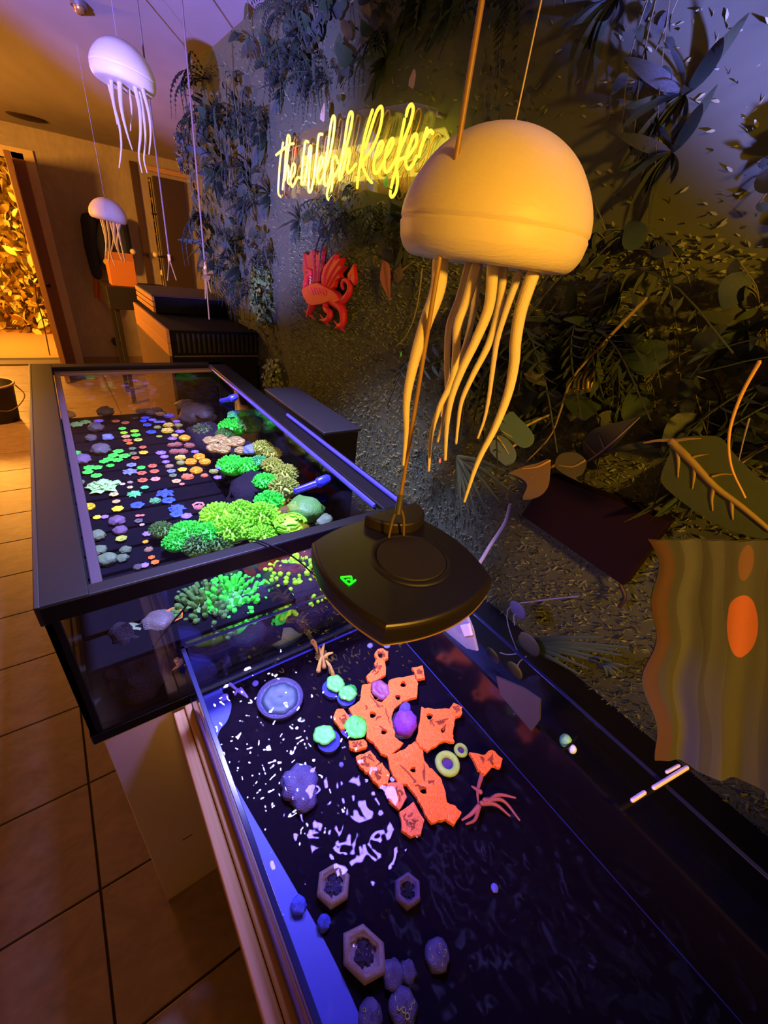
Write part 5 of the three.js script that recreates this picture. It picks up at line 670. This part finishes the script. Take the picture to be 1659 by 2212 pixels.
// ------------------------------------------------------------------ far end of the room
{
  const ply = M(0xffe6b8, .55, { map: woodTex }), nz = -2.3;
  const a = onZ(358, 712, nz), lx = a.x, ltop = a.y, far = onX(285, 640, lx).z;
  const c = thing('black_cabinet', 'black slotted cabinet with a plywood side beyond the large tank', 'cabinet', [lx + .22, 0, (nz + far) / 2]);
  wpart(c, 'body', rbox(lx + .016, .86, .001, ltop - .002, far, nz, .004), blackMatte);
  for (let i = 0; i < 2; i++) { const y1 = ltop - i * .062; wpart(c, 'plywood_plank', rbox(lx, lx + .014, y1 - .06, y1, far, nz, .002), ply); }
  wpart(c, 'plywood_panel', rbox(lx, lx + .014, .001, ltop - .126, far, nz, .002), M(0x5a3c1c, .6));
  wpart(c, 'front_rail', rbox(lx + .02, .86, ltop - .125, ltop - .118, nz, nz + .006, .001), M(0x5a4a38, .4));
  for (let i = 0; i < 17; i++) wpart(c, 'slat', rbox(lx + .04 + i * .024, lx + .052 + i * .024, ltop - .105, ltop - .015, nz, nz + .008, .002), M(0x1c140c, .6));
  const q = onY(333, 677, ltop), ux = q.x, un = q.z, ut = onZ(333, 640, un).y, uf = onX(290, 608, ux).z;
  const h = thing('light_hood', 'black light hood with plywood slat end hanging on two cords', 'lamp hood', [ux + .17, ltop, (un + uf) / 2]);
  wpart(h, 'body', rbox(ux + .014, ux + .46, ltop + .001, ut - .002, uf, un, .006), blackMatte);
  for (let i = 0; i < 3; i++) { const hh = (ut - ltop) / 3; wpart(h, 'plywood_slat', rbox(ux, ux + .012, ltop + hh * i + .004, ltop + hh * (i + 1) - .002, uf, un, .002), ply); }
  wpart(h, 'top_board', rbox(ux, ux + .46, ut - .002, ut + .006, uf, un, .002), M(0x2a1d10, .6));
  const hang = (px, py, d, legs) => { const p = onD(px, py, d), c2 = wpart(h, 'suspension_cord', place(new THREE.CylinderGeometry(.0035, .0035, CEIL - p.y, 8), [p.x, (CEIL + p.y) / 2, p.z]), M(0x6a5648, .6)); wpart(c2, 'ferrule', place(new THREE.CylinderGeometry(.007, .007, .04, 8), [p.x, p.y, p.z]), M(0xc89a4a, .4)); for (const [x, y] of legs) wpart(c2, 'wire', tube([p, onD((px + x) / 2, (py + y) / 2, d), onD(x, y, d)], .003, 8, 5), M(0x8a7040, .5)); };
  hang(366, 560, 2.0, [[362, 606], [381, 605]]); hang(443, 577, 1.75, [[444, 645], [455, 630], [452, 690]]);
  { const p = onD(440, 585, 1.74), o = thing('dry_leaf_tuft', 'yellow dry leaves clinging to the pale cord', 'leaf', p); for (let i = 0; i < 6; i++) { const l = part(o, 'leaf', LG.oval, M(0x6a5222, .7), [rr(-.02, .02), rr(-.06, .03), 0]); l.rotation.set(rr(-2, 2), rr(-1, 1), rr(-2, 2)); l.scale.setScalar(.5); } }
  // jacket, carton and tray at the far wall
  const jz = -6.86, J = (x, y) => onZ(x * .3617, y * .3617, jz);
  { const o = thing('hanging_jacket', 'dark blue jacket hanging on the far wall', 'jacket', J(590, 1480)); const sl = (pts, r0, r1) => wpart(o, 'sleeve', taperTube(pts.map(p => J(...p)), r0, r1, 14, 10), M(0x1c2236, .85)); const g = lump(1, 1, 4, .12, 3, 1.6); const a1 = J(540, 1320), a2 = J(700, 1630); g.scale(Math.abs(a2.x - a1.x) * .55, (a1.y - a2.y) * .52, .09); g.translate((a1.x + a2.x) / 2, (a1.y + a2.y) / 2, jz - .02); wpart(o, 'body', g, M(0x1c2236, .85)); sl([[530, 1320], [545, 1480], [580, 1640]], .085, .06); sl([[720, 1340], [750, 1480], [760, 1600]], .08, .06); wpart(o, 'collar', tube([J(560, 1300), J(610, 1285), J(660, 1310)], .05, 10, 8), M(0x141828, .85)); }
  { const o = thing('orange_scarf', 'orange brown cloth strips hanging under the jacket', 'cloth', J(590, 1740)); for (const p of [[[570, 1650], [572, 1720], [575, 1770]], [[598, 1650], [600, 1720], [598, 1790]], [[690, 1780], [685, 1850], [680, 1870]]]) wpart(o, 'strip', taperTube(p.map(q2 => J(...q2)), .03, .022, 8, 6), M(0xa8602a, .85)); }
  for (const [x, y, n] of [[628, 1560, 'white round hook knob on the dark jacket'], [785, 1500, 'white round hook knob right of the low jellyfish'], [918, 1518, 'pale hook knob left of the lit door gap']]) { const p = J(x, y), o = thing('hook_knob', n, 'hook', p); part(o, 'knob', place(new THREE.SphereGeometry(.032, 14, 10), [0, 0, .1]), M(0xe8dcc8, .4)); part(o, 'shank', place(new THREE.CylinderGeometry(.01, .01, .2, 8), [0, 0, 0], Math.PI / 2), steel); }
  { const z = -5.2, a1 = onZ(242, 617, z), b1 = onZ(290, 566, z), o = thing('carton', 'orange brown cardboard carton standing on a dark tray table', 'carton', [(a1.x + b1.x) / 2, a1.y, z]); wpart(o, 'box', rbox(a1.x, b1.x, a1.y, b1.y, z - .2, z, .006), M(0xc87a34, .7)); wpart(o, 'flap', place(new THREE.BoxGeometry(b1.x - a1.x, .004, .08), [(a1.x + b1.x) / 2, b1.y + .03, z - .03], .9), M(0xb06a2c, .7));
    const w = thing('tray_table', 'black tray table under the carton at the far wall', 'table', [(a1.x + b1.x) / 2, 0, z - .2]); wpart(w, 'top', rbox(a1.x - .06, b1.x + .3, a1.y - .2, a1.y - .001, z - .5, z + .08, .006), M(0x171008, .6)); for (const x of [a1.x, b1.x + .22]) for (const dz of [-.45, .02]) wpart(w, 'leg', rbox(x - .02, x + .02, .001, a1.y - .2, z + dz - .02, z + dz + .02), M(0x171008, .6)); }
  { const p = onZ(250, 738, -6.97), o = thing('wall_socket', 'dark round wall socket with trailing cable', 'socket', p); wpart(o, 'plate', place(new THREE.CylinderGeometry(.05, .05, .03, 18), p.toArray(), Math.PI / 2), M(0x2a1c0c, .6)); wpart(o, 'cable', tube([p.clone().add(V(0, -.02, .02)), p.clone().add(V(.05, -.3, .03)), p.clone().add(V(.09, -.7, .03))], .012, 10), blackMatte); }
  // bucket on the floor at the left edge
  { const z0 = onY(20, 915, 0), bx = z0.x - .06, bz = z0.z - .12, o = thing('bucket', 'dark bucket with wire handle on the floor at the left edge', 'bucket', [bx, 0, bz]); const r = .17; part(o, 'pail', new THREE.LatheGeometry([[0, .005], [r * .8, .005], [r, .32], [r + .012, .325], [r + .012, .335], [r - .006, .335], [r * .78, .02], [0, .02]].map(a2 => new THREE.Vector2(...a2)), 32), M(0x1c1610, .5)); part(o, 'rim', place(new THREE.TorusGeometry(r + .006, .009, 8, 36), [0, .33, 0], Math.PI / 2), M(0xb09060, .4)); part(o, 'handle', tube([V(r + .01, .31, 0), V(r + .06, .24, .1), V(r * .6, .14, r + .03), V(-r * .3, .2, r + .05), V(-r - .01, .31, 0)], .005, 24, 6), M(0x6a5030, .4)); }
  { const p = onY(168, 0, CEIL), o = thing('ceiling_spotlight', 'small metal spotlight tube on the ceiling at upper left', 'spotlight', p); const e = onD(166, 40, p.distanceTo(EYE) * .9); wpart(o, 'mount', place(new THREE.CylinderGeometry(.03, .03, .02, 16), [p.x, CEIL - .01, p.z]), steel); wpart(o, 'barrel', taperTube([p.clone().add(V(0, -.02, 0)), p.clone().lerp(e, .5), e], .022, .024, 8, 14), M(0xb08040, .35, { metalness: .6 })); }
  { const p = onY(58, 253, CEIL), o = thing('ceiling_vent', 'dark oval vent in the ceiling near the garden door', 'vent', p); wpart(o, 'cover', place(new THREE.SphereGeometry(.16, 20, 10), [p.x, CEIL - .002, p.z]).clone(), M(0x2a1808, .7)); o.children[0].scale.y = .12; }
}

{ // things alike in look are told apart by their order in the photograph
  const same = {}; for (const o of scene.children) if (o.userData.label) (same[o.userData.label] ??= []).push(o);
  const ord = ['leftmost', 'second from left', 'third from left', 'fourth from left', 'fifth from left', 'sixth from left', 'seventh from left', 'eighth from left', 'ninth from left', 'tenth from left', 'eleventh from left', 'twelfth from left'];
  for (const l in same) { const a = same[l]; if (a.length < 2) continue; a.sort((p, q) => p.position.clone().project(camera).x - q.position.clone().project(camera).x); a.forEach((o, i) => { o.userData.group = l; o.userData.label = `${l}, ${i === a.length - 1 ? 'rightmost' : ord[i]}`; }); }
}
scene.traverse(o => { if (o.isMesh) { o.castShadow = true; o.receiveShadow = true; } });
renderer.render(scene, camera);
